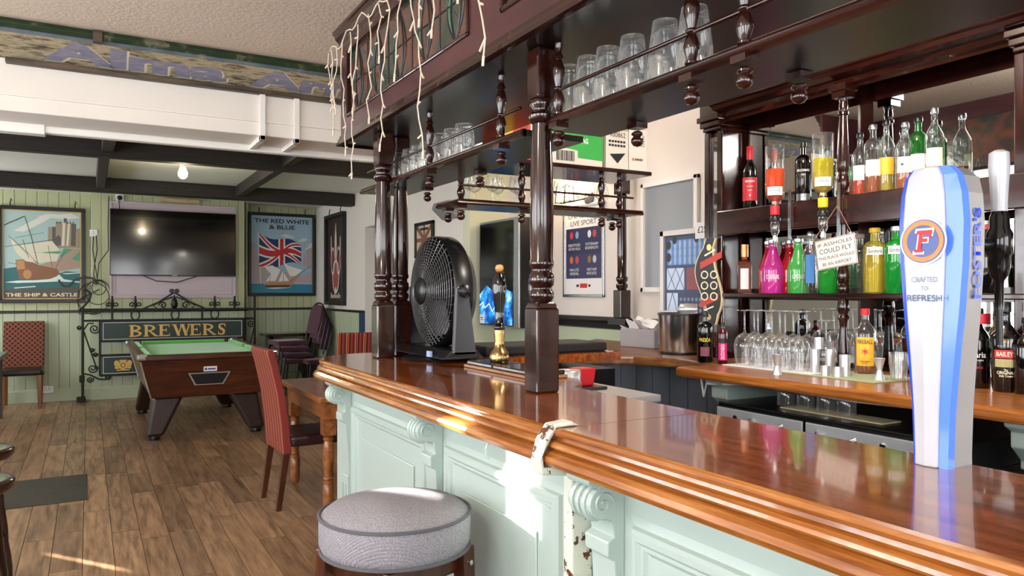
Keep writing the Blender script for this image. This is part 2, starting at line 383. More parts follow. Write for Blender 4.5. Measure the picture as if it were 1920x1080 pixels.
# black ceiling beams of the far room
bmx = MB().box(XL, WX, 7.1, 7.24, 2.53, ZC).build('ceiling_beam', m_beam, bevel=.012); tag(bmx, 'long black ceiling beam nearest the bar', 'beam', 'black beams under the far ceiling')
bmx = MB().box(XL, WX, 9.6, 9.76, 2.53, ZC).build('ceiling_beam', m_beam, bevel=.012); tag(bmx, 'long black ceiling beam above the television wall', 'beam', 'black beams under the far ceiling')
m_beamy = wood('black_beam_wood_lengthways', '#15120f', '#28221d', '#38312b', (8, 0.8, 8), 5, 0.6, bump=0.25)
for xx, y0, y1, lb in ((.12, 7.24, 9.6, 'short black joist between the beams, left of the bulb'), (1.60, 7.24, 9.6, 'short black joist between the beams, right of the bulb'), (.14, 4.75, 7.1, 'black joist running from the white downstand to the near beam'), (1.60, 4.75, 7.1, 'black joist meeting the near beam by the dark canopy')):
    tag(MB().box(xx-.045, xx+.045, y0, y1, 2.56, ZC).build('ceiling_joist', m_beamy, bevel=.008), lb, 'beam', 'black joists under the far ceiling')
# lamps added out of view to brighten the bar and the front room
def added_lamp(x, y, label, watts, r=.12):
    t = T('added_ceiling_lamp', label, 'lamp', 'added fill lamps on the ceiling')
    MB().lathe([(.0, 0), (.13, 0), (.13, -.02), (.11, -.03)], 24, cap=False).build('base', m_wht, t)
    MB().lathe([(.11, -.03), (.105, -.06), (.07, -.085), (0, -.095)], 24, cap=False).build('diffuser', mat('added_lamp_diffuser', '#fff6e6', .5, emit='#fff0dc', es=6), t)
    place(t, (x, y, ZC))
    l = bpy.data.lights.new('lamp_light', 'POINT'); l.energy = watts; l.shadow_soft_size = r; l.color = (1, .93, .84)
    lo = bpy.data.objects.new('lamp_light', l); C.objects.link(lo); lo.location = (0, 0, -.22); lo.parent = t
added_lamp(2.05, 1.7, 'added round white fill lamp above the bar aisle', FILL_LAMP*1.7)
added_lamp(2.45, 3.9, 'added round white fill lamp above the far end of the bar', FILL_LAMP*.35)
added_lamp(-.9, 1.2, 'added round white fill lamp above the front room floor', FILL_LAMP*1.2)
# ---------------------------------------------------------------- the bar: painted front
CZ = 1.10; CX = .905; JY = 1.40
bar = T('bar_panelling', 'mint green panelled front of the bar with scrolled corbels', 'bar')
MB().box(1.0, 1.10, -1.0, 3.42, .0, 1.014).build('body', m_mint, bar, bevel=.004)
MB().box(1.10, 1.30, -1.0, 3.05, .0, 1.014).build('inner_cupboards', m_blk, bar)
MB().box(1.10, 2.33, 3.42, 3.5, 0, 1.014).build('return_body', m_mint, bar, bevel=.004)
MB().box(1.10, 2.33, 3.07, 3.42, 0, 1.014).build('inner_cupboards', m_blk, bar)
MB().box(.975, 1.0, -1.0, 3.42, 0, .16).build('plinth', m_mint, bar, bevel=.006)
def panel(y0, y1, z0, z1):
    b = MB()
    prof = [(0, 0), (.018, .004), (.022, .014), (.03, .02), (.042, .02), (.05, .012), (.058, .012), (.064, .004), (.07, 0)]
    # bolection moulding: four mitred sides
    for (a, bb, inn) in (((y0, z0), (y1, z0), (0, 1)), ((y1, z0), (y1, z1), (-1, 0)), ((y1, z1), (y0, z1), (0, -1)), ((y0, z1), (y0, z0), (1, 0))):
        vs = []; k = len(prof)
        dy, dz = (bb[0]-a[0]), (bb[1]-a[1]); L = math.hypot(dy, dz); ty, tz = dy/L, dz/L
        for s_, (py, pz) in ((1, a), (-1, bb)):
            for d, h in prof: vs.append((1.0-h, py+inn[0]*d+ty*s_*d, pz+inn[1]*d+tz*s_*d))
        b._add(vs, [(i, i+1, k+i+1, k+i) for i in range(k-1)], False)
    b.build('panel_moulding', m_mint, bar)
    MB().box(.994, 1.0, y0+.14, y1-.14, z0+.14, z1-.14).build('panel', m_mint, bar, bevel=.004)
def corbel(y, wd=.085):
    sc_pts = [(1.0, 1.013), (.905, 1.013), (.905, 1.0), (.915, .992)]
    sc_pts += [(.942+.034*math.cos(a), .955+.034*math.sin(a)) for a in [math.radians(q) for q in range(100, 300, 20)]]
    sc_pts += [(.966, .915), (.972, .88), (.955, .872), (.955, .84), (.972, .83), (.978, .74), (.985, .66), (.985, .60), (1.0, .6)]
    c_ = MB().prism(sc_pts[::-1], y-wd/2, y+wd/2, 'y').build('corbel', m_mint, bar, bevel=.003)
    sp = spiral(.942, .955, .026, 1.4, 0, 1, 24)
    MB().tube([(p[0], y-wd/2-.002, p[1]) for p in sp], .003, 5).build('volute', m_mint, c_)
    b = MB()
    for k in (-.022, 0, .022): b.tube([(.942+.035*math.cos(a), y+k, .955+.035*math.sin(a)) for a in [math.radians(q) for q in range(90, 290, 20)]], .007, 6)
    b.build('reeding', m_mint, c_)
    p_ = MB().box(.982, 1.0, y-wd/2, y+wd/2, .16, .6).build('pilaster', m_mint, bar, bevel=.003)
    for k in (-.02, .02): MB().box(.977, .983, y+k-.006, y+k+.006, .22, .56).build('flute', m_mint, p_)
CORB = [3.24, 2.27, 1.325, .36, -.6]
for y in CORB: corbel(y)
for a, b in ((3.24, 2.27), (2.27, 1.44), (1.325, .36), (.36, -.6)): panel(b+.06, a-.06, .22, .93)
MB().tube([(.985, 1.86, .985), (.975, 1.86, .985), (.965, 1.86, .965), (.965, 1.86, .945), (.975, 1.86, .935)], .004, 6).build('coat_hook', m_mint, bar)
# counter tops with moulded edge
prof = [(0, 1.1), (.008, 1.097), (.011, 1.090), (.008, 1.083), (.001, 1.080), (.003, 1.074), (.012, 1.071), (.018, 1.066), (.020, 1.060), (.014, 1.054), (.008, 1.052), (.022, 1.049), (.032, 1.042), (.036, 1.032), (.032, 1.022), (.02, 1.016), (-.0, 1.016)]
def straight(y0, y1): return [(CX, y0, -1, 0), (CX, y1, -1, 0)]
ct = T('countertop', 'glossy orange-brown wooden bar top in front of the beer font', 'countertop')
MB().box(CX, 1.34, -1.0, JY-.003, 1.06, 1.1).build('top_board', m_ctr, ct)
MB().sweep(straight(-1.0, JY-.003), prof).build('edge_moulding', m_ctr2, ct, smooth=False)
place(ct, (CX, 0, 1.016), 0, True)
ct2 = T('countertop', 'glossy brown wooden bar top with rounded far end carrying the fan', 'countertop')
R_ = .30; cxx, cyy = CX+R_, 3.30
arc = [(cxx-R_*math.cos(a), cyy+R_*math.sin(a)) for a in [math.pi/2*i/12 for i in range(13)]]
poly = [(CX, JY), (CX, 3.3)]+arc[1:]+[(2.35, 3.60), (2.35, 3.05), (1.62, 3.02), (1.48, 2.88), (1.48, 2.16), (1.42, 2.05), (1.34, 1.98), (1.34, JY)]
MB().prism(poly, 1.06, 1.1, 'z').build('top_board', m_ctr, ct2)
pth = [(CX, JY, -1, 0)]+[(x, y, -math.cos(math.pi/2*i/12), math.sin(math.pi/2*i/12)) for i, (x, y) in enumerate(arc)]+[(2.35, 3.60, 0, 1)]
MB().sweep(pth, prof).build('edge_moulding', m_ctr2, ct2)
place(ct2, (CX, 2.5, 1.016), 0, True)
jp = MB()
jp.box(.942, .998, JY-.002, JY+.034, .0, 1.0)
jp.prism([(.998, .99), (.935, .99), (.862, 1.0), (.855, 1.03), (.868, 1.075), (.893, 1.108), (.94, 1.112), (.96, 1.1015), (.94, 1.1015), (.9, 1.1), (.885, 1.075), (.866, 1.04), (.868, 1.016), (.998, 1.014)][::-1], JY-.004, JY+.036, 'y')
o = jp.build('joint_post', m_chip, bevel=.004); tag(o, 'chipped white painted timber capping the joint between two bar tops', 'post')
# ---------------------------------------------------------------- turned posts carrying the canopy
def bar_post(name, label, x, y, wd, sq_h, group=None):
    t = T(name, label, 'post', group)
    h = wd/2
    b = MB().box(-h, h, -h, h, 0, sq_h-.02); b.frustum((0, 0, sq_h-.02), (wd, wd), (0, 0, sq_h), (wd*.75, wd*.75)); b.build('square_base', m_mah, t, bevel=.006)
    z = sq_h; r = wd*.47
    pr = [(r*.8, z), (r*1.0, z+.012), (r*1.02, z+.028), (r*.82, z+.036), (r*.82, z+.044), (r*1.0, z+.05), (r*1.04, z+.066), (r*1.0, z+.082), (r*.84, z+.088), (r*.84, z+.1), (r, z+.108), (r*1.0, z+.12), (r*.93, z+.126), (r*.98, z+.25), (r*.92, z+.4), (r*.78, .80), (r*.78, .805)]
    MB().lathe(pr, 24).build('shaft', m_mah, t)
    MB().lathe([(r*.78, .805), (r*1.05, .815), (r*1.1, .83), (r*.8, .84), (r*.8, .85), (r*1.0, .86), (r*1.0, .872), (r*.85, .88)], 24).build('collar', m_mah, t)
    MB().box(-h*.85, h*.85, -h*.85, h*.85, .88, 1.03).build('top_block', m_mah, t, bevel=.006)
    return place(t, (x, y, CZ))
bar_post('turned_post', 'dark turned wooden post on the bar beside the hand pump', 1.19, 1.93, .078, .272)
bar_post('turned_post', 'dark turned wooden post left of the fan, nearer the front edge', 1.18, 3.30, .085, .262, 'pair of posts beside the fan')
bar_post('turned_post', 'dark turned wooden post left of the fan, close behind its twin', 1.29, 3.37, .085, .262, 'pair of posts beside the fan')
# ---------------------------------------------------------------- canopy over the bar
cp = T('bar_canopy', 'dark plum wooden canopy with leaded glass panels hanging over the bar', 'canopy')
FXX = 1.09
Y0, Y1 = -1.0, 3.66
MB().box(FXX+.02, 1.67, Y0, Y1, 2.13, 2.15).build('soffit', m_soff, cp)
MB().box(FXX+.02, 1.67, Y1-.02, Y1, 2.15, ZC).build('end_board', m_plum, cp)
PN = [(2.22, 3.555), (.62, 2.0)]
b = MB().box(FXX, FXX+.02, Y0, Y1, 2.13, 2.245).box(FXX, FXX+.02, Y0, Y1, 2.57, ZC)
for a, c_ in ((3.555, Y1), (2.0, 2.22), (Y0, .62)): b.box(FXX, FXX+.02, a, c_, 2.245, 2.57)
b.build('fascia', m_plum, cp)
MB().sweep([(FXX, Y0, -1, 0), (FXX, Y1, -.75, .75), (1.67, Y1, 0, 1)], [(0, 2.175), (.008, 2.17), (.008, 2.16), (.016, 2.155), (.018, 2.142), (.026, 2.138), (.026, 2.124), (0, 2.12)]).build('bottom_moulding', m_mahx, cp)
MB().sweep([(FXX, Y0, -1, 0), (FXX, Y1, -.75, .75), (1.67, Y1, 0, 1)], [(0, 2.60), (.01, 2.61), (.012, 2.63), (.03, 2.65), (.035, 2.67), (.045, 2.675), (.045, 2.689), (0, 2.689)]).build('cornice', m_mahx, cp)
n = NT('leaded_glass_brown'); f = n.noise(n.coord('World'), 5, 2); n.l(n.ramp(f, [(.38, '#2d3a34'), (.48, '#4b3f3a'), (.55, '#6a3d33'), (.66, '#3d3531')]), n.b.inputs['Base Color']); n.b.inputs['Roughness'].default_value = .12; n.b.inputs['Coat Weight'].default_value = .4; n.bump(n.noise(n.coord('World'), 40, 2), .15, .01); m_lg = n.m
m_lg2 = mat('leaded_glass_green', '#4f7a62', .12, coat=.4)
for y0, y1 in PN:
    p = MB().box(FXX+.014, FXX+.017, y0, y1, 2.245, 2.57).build('glass_panel', m_lg, cp)
    b = MB()
    for q in ((y0, y1, 2.245, 2.26), (y0, y1, 2.555, 2.57), (y0, y0+.015, 2.245, 2.57), (y1-.015, y1, 2.245, 2.57)): b.box(FXX-.008, FXX+.014, q[0], q[1], q[2], q[3])
    b.build('panel_frame', m_mahx, p, bevel=.004)
    b = MB(); L = y1-y0
    for k in range(5):
        yc = y0+L*(k+.5)/5
        for sg in (1, -1):
            for w_ in (.05, .085):
                b.tube([(FXX+.012, yc+sg*w_*math.sin(t*math.pi)*(1-.4*t), 2.26+.29*t) for t in [i/10 for i in range(11)]], .003, 4)
        b.tube([(FXX+.012, yc-L/10, 2.26), (FXX+.012, yc-L/10, 2.555)], .003, 4)
        pts = [(yc+.05*math.sin(t*math.pi)*(1-.4*t), 2.26+.29*t) for t in [i/10 for i in range(11)]]
        pts2 = [(yc+.085*math.sin(t*math.pi)*(1-.4*t), 2.26+.29*t) for t in [i/10 for i in range(11)]]
        MB()._add([(FXX+.0135, u, v) for u, v in pts+pts2[::-1]], [list(range(22))], False).build('green_glass', m_lg2, p)
    b.tube([(FXX+.012, y0, 2.40), (FXX+.012, y1, 2.40)], .003, 4)
    b.build('lead_lines', m_lead, p)
place(cp, (FXX, 2, 2.12), 0, True)
# icicle string lights
m_wire = mat('cream_cable', '#e3d3bd', .5); m_bulb = mat('clear_led', '#f6efe4', .2)
sl = T('string_lights', 'cream icicle string lights draped along the canopy front', 'string lights')
rnd = random.Random(3)
FX2 = FXX-.055
mainw = [(FX2, 3.66-.045*i, 2.585+.02*math.sin(i*1.3)-.015*math.sin(i*.5)) for i in range(38)]
MB().tube(mainw, .003, 5).build('main_wire', m_wire, sl)
for k, (yy, ln) in enumerate([(3.68, .33), (3.63, .42), (3.55, .30), (3.45, .52), (3.33, .33), (3.22, .62), (3.08, .44), (2.95, .26), (2.86, .60), (2.72, .36), (2.60, .68), (2.47, .22), (2.36, .32), (2.22, .26), (2.03, .46)]):
    b = MB(); pts = [(FX2, yy, 2.58)]; nseg = int(ln/.055)
    for i in range(nseg):
        p = pts[-1]; q = (FX2+rnd.uniform(-.008, .008), p[1]+rnd.uniform(-.035, .035), p[2]-.055+rnd.uniform(-.01, .01)); pts.append(q)
        if i % 2 == 0:
            sg = rnd.choice((-1, 1)); b.tube([q, (q[0]-.003, q[1]+sg*.03, q[2]-.012+rnd.uniform(-.02, .02))], [.0035, .004], 5)
    b.tube(pts, .0028, 5); b.tube([pts[-1], (pts[-1][0], pts[-1][1]+.005, pts[-1][2]-.03)], .0045, 5)
    b.build('light_strand', m_wire, sl)
place(sl, (FX2, 3, 2.5), 0, True)
# ---------------------------------------------------------------- hanging glass shelves
SPN = [(0.011, 0), (.016, .003), (.016, .008), (.011, .012), (.013, .018), (.018, .034), (.019, .045), (.013, .065), (.010, .072), (.014, .076), (.014, .08), (.010, .084), (.014, .1), (.019, .125), (.018, .14), (.012, .158), (.010, .165), (.015, .168), (.015, .173), (.011, .178), (.009, .185), (.012, .2), (.014, .21)]
PND = [(.022, 0), (.022, -.012), (.014, -.02), (.010, -.024), (.018, -.03), (.018, -.034), (.011, -.038), (.018, -.046), (.019, -.056), (.012, -.066), (0, -.07)]
def hang_shelf(label, x0, x1, y0, y1, z, spin, ztop, rails, pend, group, along='y'):
    t = T('hanging_shelf', label, 'shelf', group)
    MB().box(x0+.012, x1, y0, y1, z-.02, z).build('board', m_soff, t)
    pr = [(-.012, z+.002), (.0, z+.002), (.006, z-.002), (.002, z-.007), (.008, z-.010), (.010, z-.016), (.006, z-.022), (-.012, z-.024)]
    if along == 'y': MB().sweep([(x0+.012, y0, -1, 0), (x0+.012, y1, -1, 0)], pr).build('front_moulding', m_mahx, t)
    else: MB().sweep([(x0, y1, -1, 0), (x0, y0, -.7, -.7), (x1, y0, 0, -1)], pr).build('front_moulding', m_mahx, t)
    me = me2 = None
    for (sx, sy) in spin:
        k = (ztop-z)/.21
        o = MB().lathe([(r, zz*k) for r, zz in SPN], 14).build('spindle', m_mah, t) if me is None else bpy.data.objects.new('spindle', me)
        if me is not None: C.objects.link(o); o.parent = t
        me = o.data; o.location = (sx, sy, z)
    for (sx, sy) in pend:
        if me2 is None:
            o = MB().lathe(PND[3:], 14).box(-.021, .021, -.021, .021, -.016, 0).build('pendant', m_mah, t)
        else:
            o = bpy.data.objects.new('pendant', me2); C.objects.link(o); o.parent = t
        me2 = o.data; o.location = (sx, sy, z-.022)
    for a, b in rails: MB().tube([a, b], .0055, 8).build('rail', m_mah, t)
    return t
SZ = 1.92; SX = 1.185
spR = [(1.205, q) for q in (1.86, 1.30, 1.14, .55, .4)]; spL = [(1.215, q) for q in (2.23, 2.84, 3.44)]
hang_shelf('dark wooden hanging shelf carrying the pint glasses near the viewer', SX, 1.44, -.8, 1.97, SZ, spR, 2.13, [((1.205, -.5, SZ+.075), (1.205, 1.86, SZ+.075))], spR+[(1.41, q) for q in (1.75, 1.17, .5)], 'hanging glass shelves')
hang_shelf('dark wooden hanging shelf carrying tumblers beyond the post', SX+.01, 1.44, 2.07, 3.70, SZ, spL, 2.13, [((1.215, 2.1, SZ+.075), (1.215, 3.62, SZ+.075))], spL+[(1.40, q) for q in (2.3, 2.75, 3.3)], 'hanging glass shelves')
RZ = 1.82
spB = [(1.48, 3.10), (1.80, 3.10), (2.26, 3.09), (2.38, 3.10)]
hang_shelf('rear hanging shelf with stemmed glasses above the return of the bar', 1.45, 2.50, 3.06, 3.30, RZ, spB, 2.0, [((1.48, 3.10, RZ+.07), (2.47, 3.10, RZ+.07))], spB+[(1.48, 3.24), (2.44, 3.24)], 'hanging glass shelves', 'x')
o = MB().box(1.64, 2.53, 3.02, 3.36, 2.0, 2.02).build('box_shelf', m_mahx, bevel=.005); tag(o, 'dark wooden upper shelf holding the cardboard boxes', 'shelf', 'hanging glass shelves')
# ---------------------------------------------------------------- back bar
BC = 1.04
bc = T('back_counter', 'orange-brown wooden back counter beneath the spirit shelves', 'countertop')
MB().box(2.47, 3.2, -1.0, 2.78, BC-.045, BC).build('top_board', m_bcw, bc, bevel=.012)
for y in (2.62, 1.28):
    MB().prism([(3.0, BC-.05), (2.56, BC-.05), (2.56, BC-.07), (2.60, BC-.09), (2.60, BC-.14), (2.66, BC-.19), (2.66, BC-.22), (2.70, BC-.22), (2.70, .0), (3.0, .0)], y-.05, y+.05, 'y').build('bracket', m_mint, bc, bevel=.006)
place(bc, (2.8, 1.5, 0), 0, True)
lc = T('live_edge_counter', 'wavy live-edge wooden counter in the corner under the poster', 'countertop')
MB().prism([(3.42, 2.80), (2.74, 2.80), (2.78, 3.12), (2.67, 3.35), (2.55, 3.42), (2.38, 3.52), (2.36, 3.66), (2.60, 3.97), (2.71, 4.185), (3.425, 4.76)], BC-.05, BC, 'z').build('slab', wood('live_edge_wood', '#4a2a14', '#7a4c28', '#9a6b3d', (6, 1, 6), 3, .35, 0, .06, 'World'), lc, bevel=.012)
for q in ((3.2, 2.95), (2.75, 3.9), (3.3, 4.5)): MB().box(q[0]-.04, q[0]+.04, q[1]-.04, q[1]+.04, 0, BC-.05).build('leg', m_legw, lc)
place(lc, (3.0, 3.7, 0), 0, True)
m_slate = mat('slate_blue_boards', '#4c525e', .6)
us = T('undercounter_boards', 'slate blue boarded panel below the wavy corner counter', 'panel')
for i in range(9): MB().box(3.1, 3.12, 2.9+i*.16, 3.055+i*.16, 0, .985).build('board', m_slate, us)
place(us, (3.1, 3.6, 0), 0, True)
bb = T('back_bar', 'tall carved mahogany back bar with mirrors and spirit shelves', 'shelving')
MX = 3.15
MB().box(MX+.01, 3.43, -1.0, 2.96, BC, 2.42).build('back_panel', m_mah, bb)
for y0, y1, z0, z1, nm in ((2.28, 2.94, 1.06, 1.36, 'mirror'), (1.0, 2.2, 1.06, 1.36, 'mirror'), (2.28, 2.94, 1.42, 1.72, 'mirror'), (1.0, 2.2, 1.42, 1.72, 'mirror'), (2.28, 2.94, 1.86, 2.28, 'mirror'), (1.56, 2.2, 1.86, 2.28, 'mirror'), (-.9, .95, 1.06, 1.72, 'mirror')):
    MB().box(MX, MX+.01, y0, y1, z0, z1).build(nm, m_mirror, bb)
s1 = MB().box(2.96, MX, -1.0, 2.97, 1.372, 1.395).build('shelf_board', m_mahx, bb, bevel=.005)
s2 = MB().box(2.96, MX, -1.0, 2.97, 1.815, 1.835).box(2.95, 2.975, -1.0, 2.99, 1.705, 1.835).build('optic_shelf', m_mahx, bb, bevel=.005)
b = MB().sweep([(3.0, -1.0, -1, 0), (3.0, 2.97, -1, 0)], [(0, 2.32), (.01, 2.33), (.03, 2.34), (.04, 2.36), (.10, 2.37), (.11, 2.385), (.13, 2.39), (.14, 2.41), (.16, 2.415), (.16, 2.44), (0, 2.44)]); b.build('cornice', m_mahx, bb)
MB().box(3.0, 3.43, -1.0, 2.97, 2.42, 2.44).build('top_board', m_mahx, bb)
# pilasters
def pilaster(y0, y1, mirror_strip):
    p = MB().box(3.0, 3.43, y0, y1, BC, 2.28).build('pilaster', m_mah, bb, bevel=.004)
    MB().box(2.975, 3.0, y0-.01, y0+.03, BC, 2.28).box(2.975, 3.0, y1-.03, y1+.01, BC, 2.28).build('edge_strip', m_mah, p, bevel=.006)
    if mirror_strip: MB().box(2.994, 3.0, y0+.032, y1-.032, 1.1, 2.25).build('mirror_strip', m_mirror, p)
    b = MB()
    for i, (e, z0, z1) in enumerate(((.01, 2.28, 2.30), (.025, 2.30, 2.33), (.04, 2.33, 2.36), (.025, 2.36, 2.43), (.06, 2.43, 2.47), (.07, 2.47, 2.5))): b.box(3.0-e-.03, 3.43, y0-e*.6, y1+e*.6, z0, z1)
    b.build('capital', m_mah, p, bevel=.005)
pilaster(2.985, 3.10, True); pilaster(1.28, 1.50, False)
# turned columns in the bays
def bb_column(y, x=2.985):
    z0 = BC
    c_ = MB().lathe([(.022, z0), (.026, z0+.01), (.026, z0+.03), (.018, z0+.036), (.026, z0+.05), (.024, z0+.09), (.016, z0+.2), (.018, z0+.23), (.026, z0+.245), (.018, z0+.26), (.026, z0+.28), (.026, z0+.30), (.02, z0+.332)], 16).build('column', m_mah, bb); c_.location = (x, y, 0)
    c_ = MB().lathe([(.022, 1.395), (.027, 1.41), (.027, 1.43), (.02, 1.44), (.028, 1.465), (.026, 1.49), (.017, 1.53), (.017, 1.6), (.022, 1.66), (.022, 1.705)], 16).build('column', m_mah, bb); c_.location = (x, y, 0)
    c_ = MB().lathe([(.022, 1.835), (.026, 1.85), (.018, 1.86), (.027, 1.89), (.026, 1.92), (.02, 1.94), (.026, 1.95), (.027, 2.0), (.022, 2.12), (.018, 2.2), (.025, 2.205), (.025, 2.215), (.018, 2.22), (.022, 2.24), (.018, 2.26), (.024, 2.28)], 16).box(-.035, .035, -.035, .035, 2.28, 2.31).box(-.045, .045, -.045, .045, 2.31, 2.34).build('column', m_mah, bb); c_.location = (x, y, 0)
bb_column(2.235); bb_column(.6)
place(bb, (3.2, 1.5, BC), 0, True)
# wall post standing on the dado ledge
t = T('wall_post', 'slim dark turned half post on the wall between poster and hatch', 'post')
MB().box(-.045, .045, -.045, .045, 0, .2).build('square_base', m_mah, t, bevel=.006)
MB().lathe([(.03, .2), (.042, .22), (.042, .24), (.03, .25), (.042, .27), (.042, .29), (.032, .3), (.034, .45), (.03, .85)], 16).build('shaft', m_mah, t)
MB().lathe([(.03, .85), (.042, .865), (.03, .88)], 16).box(-.042, .042, -.042, .042, .88, 1.15).build('top_block', m_mah, t, bevel=.005)
place(t, (3.31, 4.28, 1.216))
o = MB().box(3.26, 3.44, 4.18, 4.38, 1.17, 1.215).build('post_ledge', m_black); struct(o); o.name = 'trim_ledge'
# ---------------------------------------------------------------- far room: framed pub signs
def sign_frame(name, label, x0, x1, y, z0, z1, cat='picture', fm=None, depth=.05, bw=.045):
    t = T(name, label, cat, None); fm = fm or m_black
    for q in ((x0, x1, z0, z0+bw), (x0, x1, z1-bw, z1), (x0, x0+bw, z0+bw, z1-bw), (x1-bw, x1, z0+bw, z1-bw)):
        MB().box(q[0], q[1], y-depth, y, q[2], q[3]).build('frame_side', fm, t, bevel=.005)
    return t
m_sky1 = mat('painted_sky', '#a9c3bf', .5, var=.06); m_sky2 = mat('painted_blue_sky', '#9dbdd0', .5, var=.05)
m_sea = mat('painted_sea', '#2f6a6c', .5, var=.12); m_sea2 = mat('painted_blue_sea', '#2c7ea0', .5, var=.1)
m_sail = mat('painted_sail', '#d9d3bd', .5, var=.06); m_hull = mat('painted_hull', '#8a6044', .5, var=.1); m_hull2 = mat('painted_hull_light', '#b98a5c', .5)
m_stone = mat('painted_stone', '#9d8e78', .5, var=.1); m_stone2 = mat('painted_stone_dark', '#5d5a58', .5, var=.1); m_hill = mat('painted_hill', '#7d8a6e', .5, var=.15); m_cliff = mat('painted_cliff', '#ac9484', .5, var=.12)
m_cloud = mat('painted_cloud', '#d8d8cf', .5); m_mauve = mat('painted_mauve_cloud', '#b3a3a8', .5); m_foam = mat('painted_foam', '#dbe8e2', .5); m_flagb = mat('flag_blue', '#1f2f66', .5)
S0, S1, SZ0, SZ1 = -.985, -.033, 1.265, 2.485; SY = 11.285
t = sign_frame('pub_sign', 'framed painted sign of a galleon and castle left of the television', S0, S1, SY, SZ0, SZ1)
MB().box(S0+.04, S1-.04, SY-.02, SY-.01, SZ0+.04, SZ1-.04).build('picture_board', m_sky1, t)
F = frame((S0+.045, SY-.02, SZ0+.045), (1, 0, 0), (0, 0, 1)); W_, H_ = S1-S0-.09, SZ1-SZ0-.09
def U(px, py): return ((px-22)/(692-22)*W_, (915-py)/(915-150)*H_)     # from the enlarged view of the sign
def Us(l): return [U(*p) for p in l]
art('gold_line', F, [rect(0, 0, W_, .012), rect(0, H_-.012, W_, H_), rect(0, .012, .012, H_-.012), rect(W_-.012, .012, W_, H_-.012)], mat('gold_line', '#c9a04a', .4), t, .001)
art('caption_band', F, [Us([(40, 905), (680, 905), (680, 815), (40, 830)])], mat('caption_brown', '#5d5348', .5), t, .001)
art('clouds', F, [Us([(120, 330), (380, 180), (480, 175), (350, 260), (200, 340)]), Us([(300, 200), (600, 165), (680, 200), (560, 220)])], m_cloud, t, .0012)
art('hills', F, [Us([(500, 560), (560, 470), (680, 470), (680, 640), (470, 680), (330, 620)])], m_cliff, t, .0016)
art('green_hill', F, [Us([(610, 560), (680, 490), (680, 580), (640, 575)]), Us([(495, 560), (540, 470), (620, 480), (560, 520)]), Us([(360, 530), (370, 505), (520, 495), (500, 520), (400, 540)])], mat('painted_green', '#5f9b78', .5), t, .002)
art('castle_walls', F, [Us([(405, 455), (405, 290), (470, 285), (470, 245), (520, 240), (520, 260), (560, 250), (645, 255), (650, 300), (680, 290), (680, 465), (500, 470)])], m_stone, t, .0018)
art('castle_shade', F, [Us([(440, 450), (440, 290), (470, 285), (470, 450)]), Us([(600, 450), (605, 255), (645, 255), (640, 450)]), Us([(470, 450), (470, 380), (490, 355), (515, 380), (515, 440), (495, 452)]), Us([(540, 245), (540, 210), (565, 210), (565, 250)]), *[Us([(k, 258), (k, 240), (k+12, 240), (k+12, 258)]) for k in (475, 500, 565, 590, 615)]], m_stone2, t, .0022)
art('tower_light', F, [Us([(520, 450), (530, 255), (552, 255), (545, 450)]), Us([(560, 450), (575, 255), (592, 255), (580, 450)])], m_sail, t, .0023)
art('sea', F, [Us([(40, 655), (140, 640), (300, 700), (500, 690), (560, 670), (680, 680), (680, 815), (40, 830)])], m_sea, t, .0024)
art('waves', F, [Us([(45, 770), (150, 755), (300, 750), (420, 740), (500, 700), (540, 740), (680, 760), (680, 770), (500, 760), (300, 770), (150, 775)]), Us([(120, 815), (300, 800), (300, 808), (130, 822)]), Us([(520, 690), (680, 680), (680, 686), (560, 697)]), Us([(400, 740), (450, 705), (500, 700), (520, 730), (460, 745)])], m_foam, t, .0027)
art('hull', F, [Us([(135, 580), (210, 572), (330, 620), (480, 650), (505, 690), (480, 715), (420, 740), (240, 745), (165, 745), (145, 660)])], m_hull, t, .003)
art('stern', F, [Us([(140, 585), (205, 580), (215, 655), (150, 662)]), disc(*U(232, 700), .045, .06)], m_hull2, t, .0032)
art('sails', F, [Us([(95, 390), (135, 430), (300, 600), (220, 590), (150, 530), (110, 460)]), Us([(170, 455), (440, 410), (510, 495), (360, 510), (230, 510)]), Us([(230, 510), (500, 520), (480, 585), (330, 600), (240, 560)])], m_sail, t, .0034)
def stroke(pts, w_):
    out = []
    for a, b in zip(pts, pts[1:]):
        dx, dy = b[0]-a[0], b[1]-a[1]; L = math.hypot(dx, dy) or 1; nx, ny = -dy/L*w_/2, dx/L*w_/2
        out.append([(a[0]+nx, a[1]+ny), (b[0]+nx, b[1]+ny), (b[0]-nx, b[1]-ny), (a[0]-nx, a[1]-ny)])
    return out
art('masts', F, stroke(Us([(210, 205), (265, 380), (320, 610)]), .007)+stroke(Us([(195, 405), (245, 560)]), .005)+stroke(Us([(405, 450), (440, 630)]), .005)+stroke(Us([(50, 470), (470, 395)]), .006)+stroke(Us([(130, 392), (370, 340)]), .004)+stroke(Us([(75, 375), (230, 510), (310, 600)]), .004)+stroke(Us([(470, 640), (550, 500)]), .005)+stroke(Us([(75, 603), (150, 615)]), .005)+stroke(Us([(42, 290), (90, 262), (150, 235), (205, 207)]), .012), mat('painted_spar', '#4a4138', .5), t, .0038)
text('lettering', 'THE SHIP & CASTLE', F, W_/2, .058, W_*.9, .045, m_cream, t, bold=.02, lift=.004)
for px in (-.85, -.15): MB().tube([(px, SY-.02, SZ1), (px, SY-.025, SZ1+.05), (px+.015, SY-.03, SZ1+.07), (px, SY-.01, SZ1+.09)], .006, 6).build('hanging_hook', m_iron, t)
place(t, (-.5, SY, SZ0), 0, True)
